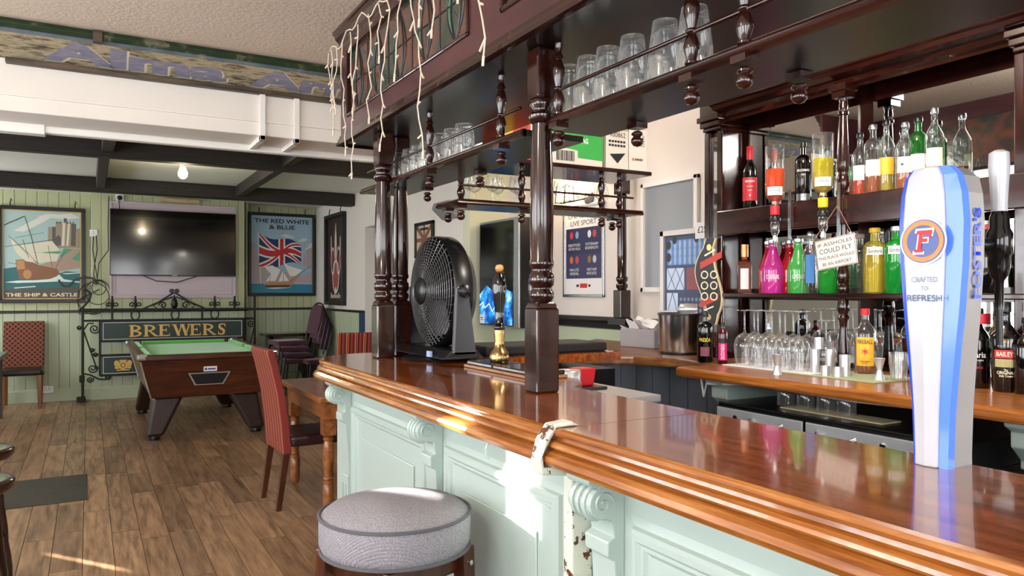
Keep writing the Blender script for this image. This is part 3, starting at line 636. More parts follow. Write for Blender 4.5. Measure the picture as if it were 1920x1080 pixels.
# red white & blue sign
S0, S1, SZ0, SZ1 = 2.045, 3.035, 1.345, 2.585; SY = 11.57
t = sign_frame('pub_sign', 'framed painted sign of a British flag and sailing ship in the recess', S0, S1, SY, SZ0, SZ1)
MB().box(S0+.04, S1-.04, SY-.02, SY-.01, SZ0+.04, SZ1-.04).build('picture_board', m_sky2, t)
F = frame((S0+.045, SY-.02, SZ0+.045), (1, 0, 0), (0, 0, 1)); W_, H_ = S1-S0-.09, SZ1-SZ0-.09
def U(px, py): return ((px-75)/(655-75)*W_, (848-py)/(848-160)*H_)
art('mauve_cloud', F, [Us([(75, 400), (120, 410), (130, 520), (180, 560), (400, 660), (560, 690), (655, 650), (655, 760), (75, 760)]), Us([(560, 590), (600, 450), (655, 400), (655, 640)])], m_mauve, t, .001)
art('clouds', F, [Us([(345, 335), (400, 315), (490, 345), (480, 352), (400, 350)]), Us([(510, 385), (560, 350), (615, 355), (580, 380)]), Us([(580, 460), (640, 390), (655, 395), (655, 430)])], m_cloud, t, .0013)
art('sea', F, [Us([(75, 765), (655, 770), (655, 848), (75, 848)])], m_sea2, t, .0015)
art('flag_pole', F, stroke(Us([(140, 310), (165, 765)]), .018), m_cloud, t, .002)
fl_pts = lambda s_, v: U(150+ s_*(405)+10*math.sin(s_*4), 320+v*(295-s_*120)+ s_*90+22*math.sin(s_*6.5))
def band(f0, f1, n_=14, s0=0, s1=1): return [fl_pts(s0+(s1-s0)*i/n_, f0(s0+(s1-s0)*i/n_)) for i in range(n_+1)]+[fl_pts(s0+(s1-s0)*i/n_, f1(s0+(s1-s0)*i/n_)) for i in range(n_, -1, -1)]
art('flag_blue', F, [band(lambda s_: 0, lambda s_: 1)], m_flagb, t, .0024)
art('flag_white', F, [band(lambda s_: max(0, s_-.1), lambda s_: min(1, s_+.1)), band(lambda s_: max(0, .9-s_), lambda s_: min(1, 1.1-s_)), band(lambda s_: .34, lambda s_: .66), band(lambda s_: 0, lambda s_: 1, 6, .42, .58)], m_wht, t, .0028)
art('flag_red', F, [band(lambda s_: max(0, s_-.045), lambda s_: min(1, s_+.045)), band(lambda s_: max(0, .955-s_), lambda s_: min(1, 1.045-s_)), band(lambda s_: .40, lambda s_: .60), band(lambda s_: 0, lambda s_: 1, 6, .455, .545)], m_red, t, .0032)
art('ship_sails', F, [Us([(200, 620), (270, 600), (350, 640), (300, 740), (210, 745), (260, 680)]), Us([(330, 745), (370, 650), (430, 740)]), Us([(370, 560), (420, 600), (560, 640), (500, 690), (440, 700)])], m_wht, t, .0036)
art('ship_hull', F, [Us([(185, 765), (270, 755), (420, 745), (490, 715), (550, 670), (480, 745), (440, 795), (230, 802)])], m_hull2, t, .004)
art('ship_spars', F, stroke(Us([(440, 740), (640, 600)]), .006)+stroke(Us([(380, 660), (375, 750)]), .006)+stroke(Us([(255, 700), (245, 755)]), .006)+[Us([(195, 780), (440, 775), (430, 795), (230, 800)])], mat('painted_dark_hull', '#4a3420', .5), t, .0043)
art('ship_foam', F, [Us([(205, 805), (300, 798), (460, 800), (300, 812)])], m_foam, t, .0043)
text('lettering', 'THE RED WHITE', F, W_/2, H_-.075, W_*.89, .062, m_ink, t, bold=.02, lift=.004)
text('lettering', '& BLUE', F, W_/2, H_-.165, W_*.42, .062, m_ink, t, bold=.02, lift=.004)
for px in (2.2, 2.88): MB().tube([(px, SY-.02, SZ1), (px, SY-.025, SZ1+.04), (px+.012, SY-.03, SZ1+.06), (px, SY-.01, SZ1+.075)], .006, 6).build('hanging_hook', m_iron, t)
place(t, (2.5, SY, SZ0), 0, True)
# narrow brown lobster-like emblem sign on the side wall (seen obliquely)
t = T('pub_sign', 'narrow dark framed sign with pale emblem on the white side wall', 'picture')
y0, y1, z0, z1, xx = 9.98, 10.86, 1.22, 2.50, WX
for q in ((y0, y1, z0, z0+.05), (y0, y1, z1-.05, z1), (y0, y0+.05, z0+.05, z1-.05), (y1-.05, y1, z0+.05, z1-.05)): MB().box(xx-.07, xx-.002, q[0], q[1], q[2], q[3]).build('frame_side', m_black, t, bevel=.005)
MB().box(xx-.02, xx-.01, y0+.04, y1-.04, z0+.04, z1-.04).build('picture_board', mat('brown_board', '#3a2421', .5), t)
F = frame((xx-.02, y1, z0), (0, -1, 0), (0, 0, 1)); mp_ = mat('pale_red_emblem', '#b98d84', .5); mw_ = mat('pale_emblem', '#d8ccc4', .5)
art('emblem_red', F, [disc(.44, .42, .12, .2), disc(.25, .7, .06, .14), disc(.63, .62, .06, .12)], mat('dull_red_emblem', '#a24e47', .5), t, .001)
art('emblem_pale', F, [q for p in ((.44, .40, .16, .24), (.3, .62, .1, .2), (.58, .62, .1, .2)) for q in ring(p[0], p[1], .82, 1, p[2], p[3])]+[disc(.44, .85, .05, .22), disc(.44, 1.02, .025, .14), rect(.2, .75, .24, .98), rect(.64, .7, .68, .95), rect(.41, .2, .47, .25)], mw_, t, .0015)
art('illegible_lettering', F, [rect(.2+.06*i, .10, .2+.06*i+.035, .10+(.07 if i % 3 == 0 else .045)) for i in range(8)], mw_, t, .0015)
for yy in (10.15, 10.7): MB().tube([(xx-.035, yy, z1), (xx-.035, yy, z1+.05), (xx-.02, yy, z1+.09)], .006, 6).build('hanging_hook', m_iron, t)
place(t, (xx, 10.4, z0), 0, True)
# ---------------------------------------------------------------- television on its lilac board
t = T('backboard', 'lilac moulded panel on the wall behind the television', 'panel')
MB().box(.245, 1.815, YF-.03, YF-.001, 1.32, 2.60).build('board', m_lilac, t, bevel=.006)
for q in ((.245, 1.815, 1.32, 1.345), (.245, 1.815, 2.575, 2.60), (.245, .27, 1.345, 2.575), (1.79, 1.815, 1.345, 2.575)): MB().box(q[0], q[1], YF-.045, YF-.03, q[2], q[3]).build('moulding', m_lilac, t, bevel=.005)
for q in ((.30, 1.76, 1.365, 1.375), (.30, .31, 1.375, 2.545), (1.75, 1.76, 1.375, 2.545)): MB().box(q[0], q[1], YF-.037, YF-.03, q[2], q[3]).build('inner_bead', m_lilac, t, bevel=.003)
place(t, (1, YF, 1.32), 0, True)
t = T('television', 'large black flat television on the green boarded wall', 'television')
MB().box(.245, 1.805, YF-.10, YF-.05, 1.62, 2.495).build('case', m_blk, t, bevel=.006)
MB().box(.255, 1.795, YF-.102, YF-.0995, 1.635, 2.487).build('screen', mat('tv_screen', '#0b0a0a', .13, coat=.3), t)
MB().box(.6, 1.4, YF-.06, YF-.031, 1.85, 2.25).build('wall_bracket', m_iron, t)
MB().box(.99, 1.05, YF-.1015, YF-.0995, 1.624, 1.630).build('logo_strip', m_steel, t)
MB().tube([(.62, YF-.06, 1.63), (.8, YF-.07, 1.55), (1.05, YF-.07, 1.535), (1.3, YF-.06, 1.62)], .007, 6).build('cable', m_blk, t)
MB().tube([(.36, YF-.06, 2.49), (.35, YF-.05, 2.6), (.36, YF-.03, 2.66)], .005, 6).build('power_cord', m_blk, t)
place(t, (1, YF, 1.62), 0, True)
def socket(label, x, y, z, wd=.09, plug=False, h=.09, cords=()):
    t = T('wall_socket', label, 'socket', 'white wall sockets')
    MB().box(-wd/2, wd/2, -.014, 0, -h/2, h/2).build('plate', m_wht, t, bevel=.004)
    for k in ((-.02, .02) if wd > .12 else (0,)): MB().box(k-.004, k+.004, -.016, -.013, .008, .022).box(k-.014, k-.008, -.016, -.013, -.012, -.004).box(k+.008, k+.014, -.016, -.013, -.012, -.004).build('pin_holes', m_ink, t)
    if plug: MB().lathe([(.03, 0), (.03, .03), (.02, .04)], 14).build('plug', m_blk, t).rotation_euler = (math.pi/2, 0, 0)
    place(t, (x, y, z))
socket('white wall socket with black plug above the television', .36, YF-.012, 2.645, .10, True)
socket('white double switch plate between galleon sign and television', .06, YF-.001, 2.17, .09)
socket('white double socket low on the skirting behind the left chair', -.46, 11.27, .16, .15)
o = MB().box(.85, 1.33, YF-.05, YF-.012, 2.625, 2.675).build('wood_batten', wood('pale_batten_wood', '#a98a5c', '#c9ab7c', '#dcc294', (.8, 8, 8), 4, .6)); tag(o, 'raw pale wooden batten on the wall above the television', 'batten')
cb = T('hanging_cables', 'tangle of black cables between the galleon sign and television', 'cable')
for pts in ([(.06, 2.13), (.05, 1.95), (.07, 1.8), (.09, 1.65), (.11, 1.52)], [(.09, 2.14), (.10, 1.95), (.07, 1.75), (.06, 1.62), (.10, 1.5)], [(.235, 2.66), (.225, 2.3), (.23, 1.95), (.12, 1.78), (.10, 1.55)], [(.13, 1.44), (-.12, 1.30), (-.10, 1.12), (.10, 1.13)]):
    MB().tube([(p[0], YF-.02-.01*i, p[1]) for i, p in enumerate(pts)], .006, 5).build('cable', m_blk, cb)
for cx_, cz_, rr in ((.11, 1.40, .14), (.06, 1.32, .18), (.12, 1.46, .08)): MB().tube([(cx_+rr*math.cos(a), YF-.03, cz_+rr*1.15*math.sin(a)) for a in [i*math.pi/14 for i in range(28)]], .005, 5, True).build('cable_loop', m_blk, cb)
MB().tube([(p[0], YF-.03, p[1]) for p in ((-.33, 1.56), (-.28, 1.48), (-.22, 1.475), (-.16, 1.55), (-.05, 1.6), (.05, 1.58), (.09, 1.5))], .012, 6).build('thick_cable', m_blk, cb)
place(cb, (0, YF, 1.1), 0, True)
# ---------------------------------------------------------------- wrought iron brewery sign leaning on the wall
IY = 11.05
t = T('iron_sign_frame', 'black wrought-iron frame with green brewery boards behind the pool table', 'sign')
def irn(name, pts, r=.012): return MB().tube([(p[0], IY, p[1]) for p in pts], r, 6).build(name, m_iron, t)
irn('upright', [(-.062, .02), (-.062, 1.22)], .016); irn('upright', [(2.05, .35), (2.05, 1.36)], .016)
irn('top_rail', [(-.1, 1.175), (2.05, 1.165)], .017); irn('second_rail', [(-.06, 1.035), (2.05, 1.03)], .014)
irn('board_rail', [(.13, .765), (1.9, .765)], .013); irn('board_rail', [(.13, .585), (1.9, .585)], .012); irn('board_rail', [(.13, .325), (1.9, .325)], .013)
irn('inner_upright', [(.13, .325), (.13, 1.03)], .012); irn('inner_upright', [(1.905, .325), (1.905, 1.03)], .012)
irn('diagonal', [(-.05, .9), (.1, .4)], .009); irn('diagonal', [(2.04, .9), (1.93, .4)], .009)
for x in (.27, 1.36): irn('strut', [(x, 1.03), (x, 1.17)], .013)
for x in (.54, 1.02, 1.52): irn('ring', [(x+.05*math.cos(a), 1.10+.062*math.sin(a)) for a in [i*math.pi/10 for i in range(21)]], .009)
for x in (.27, .54, 1.52, 1.78):
    f_ = irn('finial', [(x, 1.17), (x, 1.35)], .012)
    MB().lathe([(.0, .0), (.03, .015), (.03, .03), (.012, .04), (.016, .07), (.02, .085), (0, .13)], 10, (x, IY, 1.20)).build('finial_tip', m_iron, f_)
    for sg in (-1, 1): MB().tube([(x+sg*abs(p[0]), IY, p[1]) for p in spiral(.045, 1.235, .035, 1.1, math.pi, -1, 14)], .008, 5).build('finial_scroll', m_iron, f_)
irn('pediment_bar', [(.63, 1.18), (.82, 1.27), (.95, 1.36), (1.01, 1.40)], .011); irn('pediment_bar', [(1.39, 1.18), (1.2, 1.27), (1.07, 1.36), (1.01, 1.40)], .011)
for sg in (-1, 1):
    irn('pediment_scroll', [(1.01+sg*p[0], p[1]) for p in spiral(.14, 1.225, .05, 1.3, 0, 1, 20)], .009)
    irn('pediment_scroll', [(1.01+sg*p[0], p[1]) for p in ((.02, 1.34), (.12, 1.30), (.2, 1.26), (.26, 1.22), (.22, 1.19))], .008)
    irn('pediment_scroll', [(1.01+sg*p[0], p[1]) for p in spiral(.035, 1.415, .028, 1.2, math.pi, -1, 14)], .009)
MB().lathe([(0, 0), (.03, .02), (.045, .07), (.03, .13), (.012, .17), (0, .2)], 10, (1.01, IY, 1.17)).build('centre_boss', m_iron, t)
for c_ in ((.07, .93, .065), (.05, .42, .06), (2.0, .96, .055), (-.10, .95, .03), (.04, .66, .03), (.08, .60, .03), (.02, .28, .04), (.22, .30, .035)): irn('scroll', spiral(c_[0], c_[1], c_[2], 1.7, .5, -1), .008)
irn('scroll', [(-.05, .92), (0, 1.0), (.06, 1.0)], .009); irn('scroll', [(-.05, .36), (.02, .34), (.12, .28), (.2, .27)], .010)
irn('swan_neck', [(-.062, 1.2), (.01, 1.30), (.03, 1.38), (-.02, 1.43), (-.05, 1.41)], .013)
MB().box(-.13, -.03, IY-.02, IY+.02, .0, .07).build('foot', m_iron, t, bevel=.01); MB().box(-.1, -.04, IY-.02, IY+.02, .25, .34).build('clamp', m_iron, t, bevel=.01)
m_sg = mat('sign_green_black', '#15302c', .4)
for z0, z1 in ((.775, 1.02), (.335, .575)):
    bd = MB().box(.15, 1.89, IY-.018, IY+.01, z0, z1).build('sign_board', m_sg, t)
    b = MB()
    for q in ((.165, 1.875, z0+.012, z0+.018), (.165, 1.875, z1-.018, z1-.012), (.165, .171, z0+.012, z1-.012), (1.869, 1.875, z0+.012, z1-.012)): b.box(q[0], q[1], IY-.0195, IY-.017, q[2], q[3])
    b.build('border_line', m_paper, bd)
F = frame((.15, IY-.018, .775), (1, 0, 0), (0, 0, 1))
# serifed letters built from bars and slab serifs
def serif_word(word, x, y, hh, wds):
    out = []; st = hh*.23; th = hh*.10; se = hh*.09
    for ch, wd in zip(word, wds):
        def stem(xx): out.extend([rect(xx, y, xx+st, y+hh), rect(xx-se, y, xx+st+se, y+th*.8), rect(xx-se, y+hh-th*.8, xx+st+se, y+hh)])
        def bowl(yc, ry, w2):
            cx = x+st; n_ = 12
            o_ = [(cx+w2*math.cos(a), yc+ry*math.sin(a)) for a in [-math.pi/2+math.pi*i/n_ for i in range(n_+1)]]
            i_ = [(cx+(w2-st*.95)*math.cos(a), yc+(ry-th)*math.sin(a)) for a in [-math.pi/2+math.pi*i/n_ for i in range(n_+1)]]
            for k in range(n_): out.append([o_[k], o_[k+1], i_[k+1], i_[k]])
        if ch == 'B': stem(x); bowl(y+hh*.74, hh*.26, wd*.60); bowl(y+hh*.26, hh*.26, wd*.68)
        if ch == 'R':
            stem(x); bowl(y+hh*.72, hh*.28, wd*.58); out.append([(x+st*1.2, y+hh*.48), (x+st*2.0, y+hh*.48), (x+wd, y+th*.4), (x+wd-st, y)]); out.append(rect(x+wd-st*1.1, y, x+wd+se*.6, y+th*.7))
        if ch == 'E':
            stem(x); out.extend([rect(x+st, y, x+wd*.92, y+th), rect(x+st, y+hh-th, x+wd*.88, y+hh), rect(x+st, y+hh*.47, x+wd*.6, y+hh*.47+th), rect(x+wd*.86, y, x+wd*.92, y+hh*.26), rect(x+wd*.82, y+hh*.76, x+wd*.88, y+hh), rect(x+wd*.56, y+hh*.36, x+wd*.62, y+hh*.68)])
        if ch == 'W':
            for a, b, w_ in ((0, .28, st), (.28, .5, th*1.1), (.5, .74, st), (.74, .98, th*1.1)):
                yt0, yt1 = (y+hh, y) if (a in (0, .5)) else (y, y+hh)
                out.append([(x+wd*a, yt0), (x+wd*a+w_, yt0), (x+wd*b+w_, yt1), (x+wd*b, yt1)])
            for a in (0, .5, .96): out.append(rect(x+wd*a-se, y+hh-th*.7, x+wd*a+st+se*.6, y+hh))
        if ch == 'S':
            pts = [(.88, .80), (.76, .93), (.52, .96), (.26, .90), (.20, .73), (.32, .59), (.60, .46), (.74, .34), (.70, .14), (.48, .04), (.22, .07), (.10, .22)]
            ws_ = [.5, .5, .55, .8, 1, 1.1, 1.15, 1.1, .9, .6, .5, .5]; P_ = [(x+wd*.9*u, y+hh*v) for u, v in pts]
            L_, R2 = [], []
            for i, p in enumerate(P_):
                a = P_[max(i-1, 0)]; b = P_[min(i+1, len(P_)-1)]; dx, dy = b[0]-a[0], b[1]-a[1]; l_ = math.hypot(dx, dy); h_ = st*.45*ws_[i]
                L_.append((p[0]-dy/l_*h_, p[1]+dx/l_*h_)); R2.append((p[0]+dy/l_*h_, p[1]-dx/l_*h_))
            for i in range(len(P_)-1): out.append([L_[i], L_[i+1], R2[i+1], R2[i]])
            out.extend([rect(x+wd*.76, y+hh*.66, x+wd*.82, y+hh*.99), rect(x+wd*.06, y+hh*.01, x+wd*.12, y+hh*.34)])
        x += wd+hh*.16
    return out
art('lettering', F, serif_word('BREWERS', .33, .04, .155, [.145, .155, .135, .20, .135, .155, .125]), m_gold, t, .003)
F2 = frame((.15, IY-.018, .335), (1, 0, 0), (0, 0, 1))
art('gold_crest', F2, ring(.245, .115, .03, .055)+[disc(.245, .115, .022), rect(.15, .07, .2, .1), rect(.29, .07, .34, .1), disc(.17, .14, .03, .04), disc(.32, .14, .03, .04), rect(.2, .165, .29, .185), rect(.17, .045, .32, .06)], m_gold, t, .003)
place(t, (1, IY, 0), 0, True)
# ---------------------------------------------------------------- pool table
pt = T('pool_table', 'mahogany pool table with green cloth in front of the iron sign', 'pool table')
m_pt = wood('pool_table_laminate', '#2c120b', '#47200f', '#5c2e18', (.9, 6, 9), 3, .3, .2, .02)
m_ptd = mat('pool_leg_brown', '#2d1a12', .4)
PX0, PX1, PY0, PY1 = .39, 1.63, 7.62, 9.98; pcx, pcy = (PX0+PX1)/2, (PY0+PY1)/2; pw, pl = PX1-PX0, PY1-PY0
MB().frustum((pcx, pcy, .41), (pw*.80, pl*.9), (pcx, pcy, .765), (pw*.955, pl*.975)).build('body', m_pt, pt)
for sx in (-1, 1):
    for sy in (-1, 1):
        MB().tube([(pcx+sx*pw*.402, pcy+sy*pl*.4515, .41), (pcx+sx*pw*.479, pcy+sy*pl*.489, .765)], .009, 6).build('corner_trim', m_chrome, pt)
        MB().frustum((pcx+sx*pw*.375, pcy+sy*pl*.385, .035), (.15, .15), (pcx+sx*pw*.275, pcy+sy*pl*.345, .415), (.27, .3)).build('leg', m_ptd, pt, bevel=.03)
        MB().lathe([(.05, 0), (.055, .01), (.05, .035)], 14, (pcx+sx*pw*.375, pcy+sy*pl*.385, 0)).build('foot', m_blk, pt)
        MB().box(*sorted((pcx+sx*(pw/2+.01), pcx+sx*(pw/2-.085))), *sorted((pcy+sy*(pl/2+.01), pcy+sy*(pl/2-.085))), .77, .832).build('corner_cap', m_chrome, pt, bevel=.02, seg=3)
cl = mat('green_baize', '#5cb257', .9, sheen=.3, var=.03)
MB().box(PX0+.07, PX1-.07, PY0+.07, PY1-.07, .765, .785).build('cloth', cl, pt)
for q in ((PX0, PX1, PY0, PY0+.075), (PX0, PX1, PY1-.075, PY1), (PX0, PX0+.075, PY0+.075, PY1-.075), (PX1-.075, PX1, PY0+.075, PY1-.075)): MB().box(q[0]+.004, q[1]-.004, q[2]+.004, q[3]-.004, .766, .822).build('rail', m_pt, pt, bevel=.012)
for q in ((PX0+.16, PX1-.16, PY0+.075, PY0+.125), (PX0+.16, PX1-.16, PY1-.125, PY1-.075), (PX0+.075, PX0+.125, PY0+.16, pcy-.07), (PX0+.075, PX0+.125, pcy+.07, PY1-.16), (PX1-.125, PX1-.075, PY0+.16, pcy-.07), (PX1-.125, PX1-.075, pcy+.07, PY1-.16)): MB().box(*q, .785, .822).build('cushion', cl, pt, bevel=.01)
FT = frame((pcx, pcy-pl*.4515, .41), (1, 0, 0), (0, -(pl*.0375), .355))
a1 = [(-.13, .11), (.13, .11), (.19, .235), (-.19, .235)]; a2 = [(-.117, .12), (.117, .12), (.172, .225), (-.172, .225)]
art('slot_frame', FT, [a1], m_steel, pt, .004); art('ball_return', FT, [a2], m_ink, pt, .007)
art('maker_plate', FT, [rect(-.055, .245, .065, .295)], m_paper, pt, .005); art('maker_mark', FT, [disc(-.035, .27, .011), rect(-.018, .263, .052, .277)], mat('blue_print', '#27408a', .5), pt, .007)
MB().box(pcx-.25, pcx+.3, pcy-.02, pcy+.04, .30, .345).build('cross_bar', m_steel, pt)
MB().box(pcx-.3, pcx+.3, pcy-.6, pcy+.6, .345, .412).build('ball_gallery', m_blk, pt)
place(pt, (pcx, pcy, 0), 0, True)
# ---------------------------------------------------------------- chairs
def stripes(name, axis, scale):
    n = NT(name); sp = n.n('ShaderNodeSeparateXYZ'); n.l(n.coord('Object', (1, 1, 1)), sp.inputs[0])
    mu = n.n('ShaderNodeMath', operation='MULTIPLY'); mu.inputs[1].default_value = scale; n.l(sp.outputs[axis], mu.inputs[0])
    fr = n.n('ShaderNodeMath', operation='FRACT'); n.l(mu.outputs[0], fr.inputs[0])
    n.l(n.ramp(fr.outputs[0], [(0, '#8e2f26'), (.26, '#1c1013'), (.42, '#a8552f'), (.52, '#7c2a24'), (.66, '#c07a45'), (.76, '#7a201f'), (.9, '#2a1415')], True), n.b.inputs['Base Color'])
    n.b.inputs['Roughness'].default_value = .85; n.bump(n.noise(n.coord('Object'), 300, 2), .2, .002); return n.m
m_str = stripes('striped_chair_fabric', 1, 16)
m_str2 = stripes('striped_chair_fabric_wide', 1, 13)
def high_chair(name, label, fab, seatm, legm, group=None):
    t = T(name, label, 'chair', group)
    MB().box(-.20, .22, -.22, .22, .40, .475).build('seat', seatm, t, bevel=.025, seg=3)
    pts = []
    prof = [(-.19, .36), (-.205, .55), (-.235, .75), (-.275, .93), (-.30, 1.02), (-.315, 1.035), (-.34, 1.035), (-.35, 1.02), (-.325, .93), (-.285, .75), (-.26, .55), (-.245, .36)]
    MB().prism(prof[::-1], -.215, .215, 'y').build('backrest', fab, t, bevel=.012)
    for sy in (-1, 1):
        MB().frustum((-.27, sy*.185, 0), (.03, .03), (-.215, sy*.185, .40), (.042, .042)).build('leg', legm, t)
        MB().frustum((.20, sy*.185, 0), (.03, .03), (.19, sy*.185, .40), (.045, .045)).build('leg', legm, t)
    return t
c1 = high_chair('dining_chair', 'high-backed striped red chair with plum leather seat tucked under table', m_str, m_leather, m_legw); place(c1, (1.32, 5.13, 0), math.radians(3))
c2 = high_chair('dining_chair', 'red and orange striped chair back showing beyond the wooden table', m_str2, m_leather, m_legw); place(c2, (2.22, 6.95, 0), math.radians(80))
n = NT('patterned_chair_fabric'); vo = n.n('ShaderNodeTexVoronoi', voronoi_dimensions='2D', i_Scale=24, i_Randomness=0.0, distance='MANHATTAN'); sp = n.n('ShaderNodeSeparateXYZ'); n.l(n.coord('Object'), sp.inputs[0]); cbn = n.n('ShaderNodeCombineXYZ'); n.l(sp.outputs[1], cbn.inputs[0]); n.l(sp.outputs[2], cbn.inputs[1]); mpr = n.n('ShaderNodeMapping'); mpr.inputs['Rotation'].default_value = (0, 0, .785); n.l(cbn.outputs[0], mpr.inputs[0]); n.l(mpr.outputs[0], vo.inputs['Vector']); n.l(n.ramp(vo.outputs['Distance'], [(0, '#23120e'), (.34, '#23120e'), (.4, '#7a4230'), (1, '#8a4d36')]), n.b.inputs['Base Color']); n.b.inputs['Roughness'].default_value = .85; m_pat = n.m
m_bleath = mat('black_leather', '#17130f', .3)
m_legl = wood('honey_leg_wood', '#5a3012', '#7d4a1f', '#94602d', (6, 6, .8), 4, .35)
c3 = high_chair('dining_chair', 'patterned brown chair with black seat under the galleon sign', m_pat, m_bleath, m_legl); place(c3, (-.70, 10.92, 0), -math.pi/2)
c4 = high_chair('dining_chair', 'patterned chair back just showing over the bar beyond the hand pump', m_pat, m_bleath, m_legl); place(c4, (2.62, 5.15, 0), math.radians(20))
# stacked banquet chairs
m_plumf = mat('plum_upholstery', '#4d1830', .85, sheen=.3)
def stack_chair(label):
    t = T('stacking_chair', label, 'chair', 'stack of plum banquet chairs')
    MB().box(-.22, .20, -.21, .21, .42, .485).build('seat', m_plumf, t, bevel=.03, seg=3)
    arch = [(-.19, .60), (-.205, .75)]+[(-.205+.165*(1-math.cos(a))*1.24, .87+.12*math.sin(a)) for a in [math.pi*i/10 for i in range(1, 10)]]+[(.205, .75), (.19, .60)]
    b = MB(); b.M = frame((.24, 0, 0), (0, 1, 0), (.22, 0, 1)); b.prism(arch[::-1], -.025, .02, 'z'); b.build('backrest', m_plumf, t, bevel=.01)
    fr_ = MB(); fr_.M = b.M
    fr_.tube([(-.215, .46, 0), (-.225, .75, 0)]+[(-.225+.225*(1-math.cos(a)), .87+.145*math.sin(a), 0) for a in [math.pi*i/12 for i in range(13)]]+[(.225, .75, 0), (.215, .46, 0)], .012, 8); fr_.build('back_frame', m_blk, t)
    for sx, lx in ((-.19, -.24), (.2, .27)):
        for sy in (-1, 1): MB().tube([(sx, sy*.2, .43), (lx, sy*.225, 0)], .012, 8).build('leg', m_blk, t)
    return t
sc0 = stack_chair('lowest plum banquet chair of the stack in the recess'); place(sc0, (2.52, 10.6, 0), math.radians(8))
for i, lb in enumerate(('second lowest plum banquet chair of the stack in the recess', 'third plum banquet chair up the stack in the recess', 'topmost plum banquet chair of the stack in the recess')): dup(sc0, (2.52-.035*(i+1), 10.6+.01*i, .085*(i+1)), math.radians(8), lb)
sc1 = dup(sc0, (2.78, 10.42, 0), math.radians(8), 'plum banquet chair standing right of the stack in the recess')
t = T('wall_table', 'dark narrow table top against the recess wall beside stacked chairs', 'table')
MB().box(2.22, 3.0, 11.1, 11.58, .76, .80).build('top', m_mahx, t, bevel=.005); MB().box(2.3, 2.36, 11.3, 11.58, 0, .76).build('leg', m_mah, t); MB().box(2.86, 2.92, 11.3, 11.58, 0, .76).build('leg', m_mah, t); place(t, (2.6, 11.4, 0), 0, True)
# ---------------------------------------------------------------- wooden table by the bar end
tb = T('pub_table', 'wooden pub table with turned legs beyond the bar end', 'table')
MB().box(1.24, 1.98, 4.62, 5.74, .715, .75).build('top', m_tblw, tb, bevel=.006)
MB().box(1.29, 1.93, 4.68, 5.68, .60, .715).build('apron', m_tblw, tb)
LEG = [(.026, 0), (.034, .03), (.036, .17), (.026, .185), (.034, .19), (.034, .2), (.024, .205), (.032, .215), (.032, .222), (.024, .23), (.03, .27), (.037, .36), (.034, .43), (.026, .455), (.034, .465), (.034, .475), (.025, .48), (.032, .488), (.024, .495)]
for lx, ly in ((1.33, 4.74), (1.33, 5.62), (1.89, 4.74), (1.89, 5.62)):
    o = MB().lathe(LEG, 16).box(-.04, .04, -.04, .04, .495, .715).build('leg', m_tblw, tb); o.location = (lx, ly, 0)
place(tb, (1.6, 5.2, 0), 0, True)
# left-hand furniture at the frame edge
t = T('slate_table', 'grey slate topped table at the left edge by the patterned chair', 'table')
MB().box(-1.45, -.78, 9.2, 10.1, .70, .74).build('top', mat('grey_slate', '#77787a', .35), t, bevel=.005)
for q in ((-1.4, 9.25), (-1.4, 10.05), (-.86, 9.25), (-.86, 10.05)): MB().box(q[0]-.03, q[0]+.03, q[1]-.03, q[1]+.03, 0, .70).build('leg', m_legw, t)
place(t, (-1.1, 9.6, 0), 0, True)
def wood_stool(label, x, y, h):
    t = T('wooden_stool', label, 'stool', 'dark stools at the left edge')
    MB().lathe([(0, h-.05), (.15, h-.05), (.165, h-.03), (.165, h-.008), (.155, h), (.13, h-.004), (0, h-.008)], 28).build('seat', m_mah, t)
    for k in range(4):
        a = math.pi/4+k*math.pi/2; ca, sa = math.cos(a), math.sin(a); n_ = 10
        MB().tube([(ca*(.19-.08*i/n_), sa*(.19-.08*i/n_), (h-.05)*i/n_) for i in range(n_+1)], [.014+.006*abs(math.sin(i*1.1)) for i in range(n_+1)], 10).build('leg', m_mah, t)
    MB().tube([(.16*math.cos(math.pi/4+k*math.pi/2), .16*math.sin(math.pi/4+k*math.pi/2), .22) for k in range(4)], .01, 8, True).build('stretcher', m_mah, t)
    place(t, (x, y, 0))
wood_stool('dark round wooden stool at the left edge of the floor', -.47, 4.28, .67)
wood_stool('dark round wooden stool nearest the viewer at the left edge', -.42, 3.62, .66)
# bulb on the far ceiling
t = T('ceiling_bulb', 'bare warm bulb on a white fitting between the ceiling beams', 'lamp')
MB().lathe([(.07, 0), (.07, -.02), (.03, -.03), (.025, -.07)], 18).build('fitting', m_wht, t)
MB().lathe([(.022, -.07), (.03, -.09), (.045, -.13), (.04, -.165), (.02, -.185), (0, -.19)], 16).build('bulb', mat('warm_bulb', '#fff3d8', .3, emit='#ffdca0', es=14), t)
place(t, (.80, 7.93, ZC))
l = bpy.data.lights.new('bulb_light', 'POINT'); l.energy = 9; l.shadow_soft_size = .05; l.color = (1, .85, .62); lo = bpy.data.objects.new('bulb_light', l); C.objects.link(lo); lo.parent = t; lo.location = (0, 0, -.25)
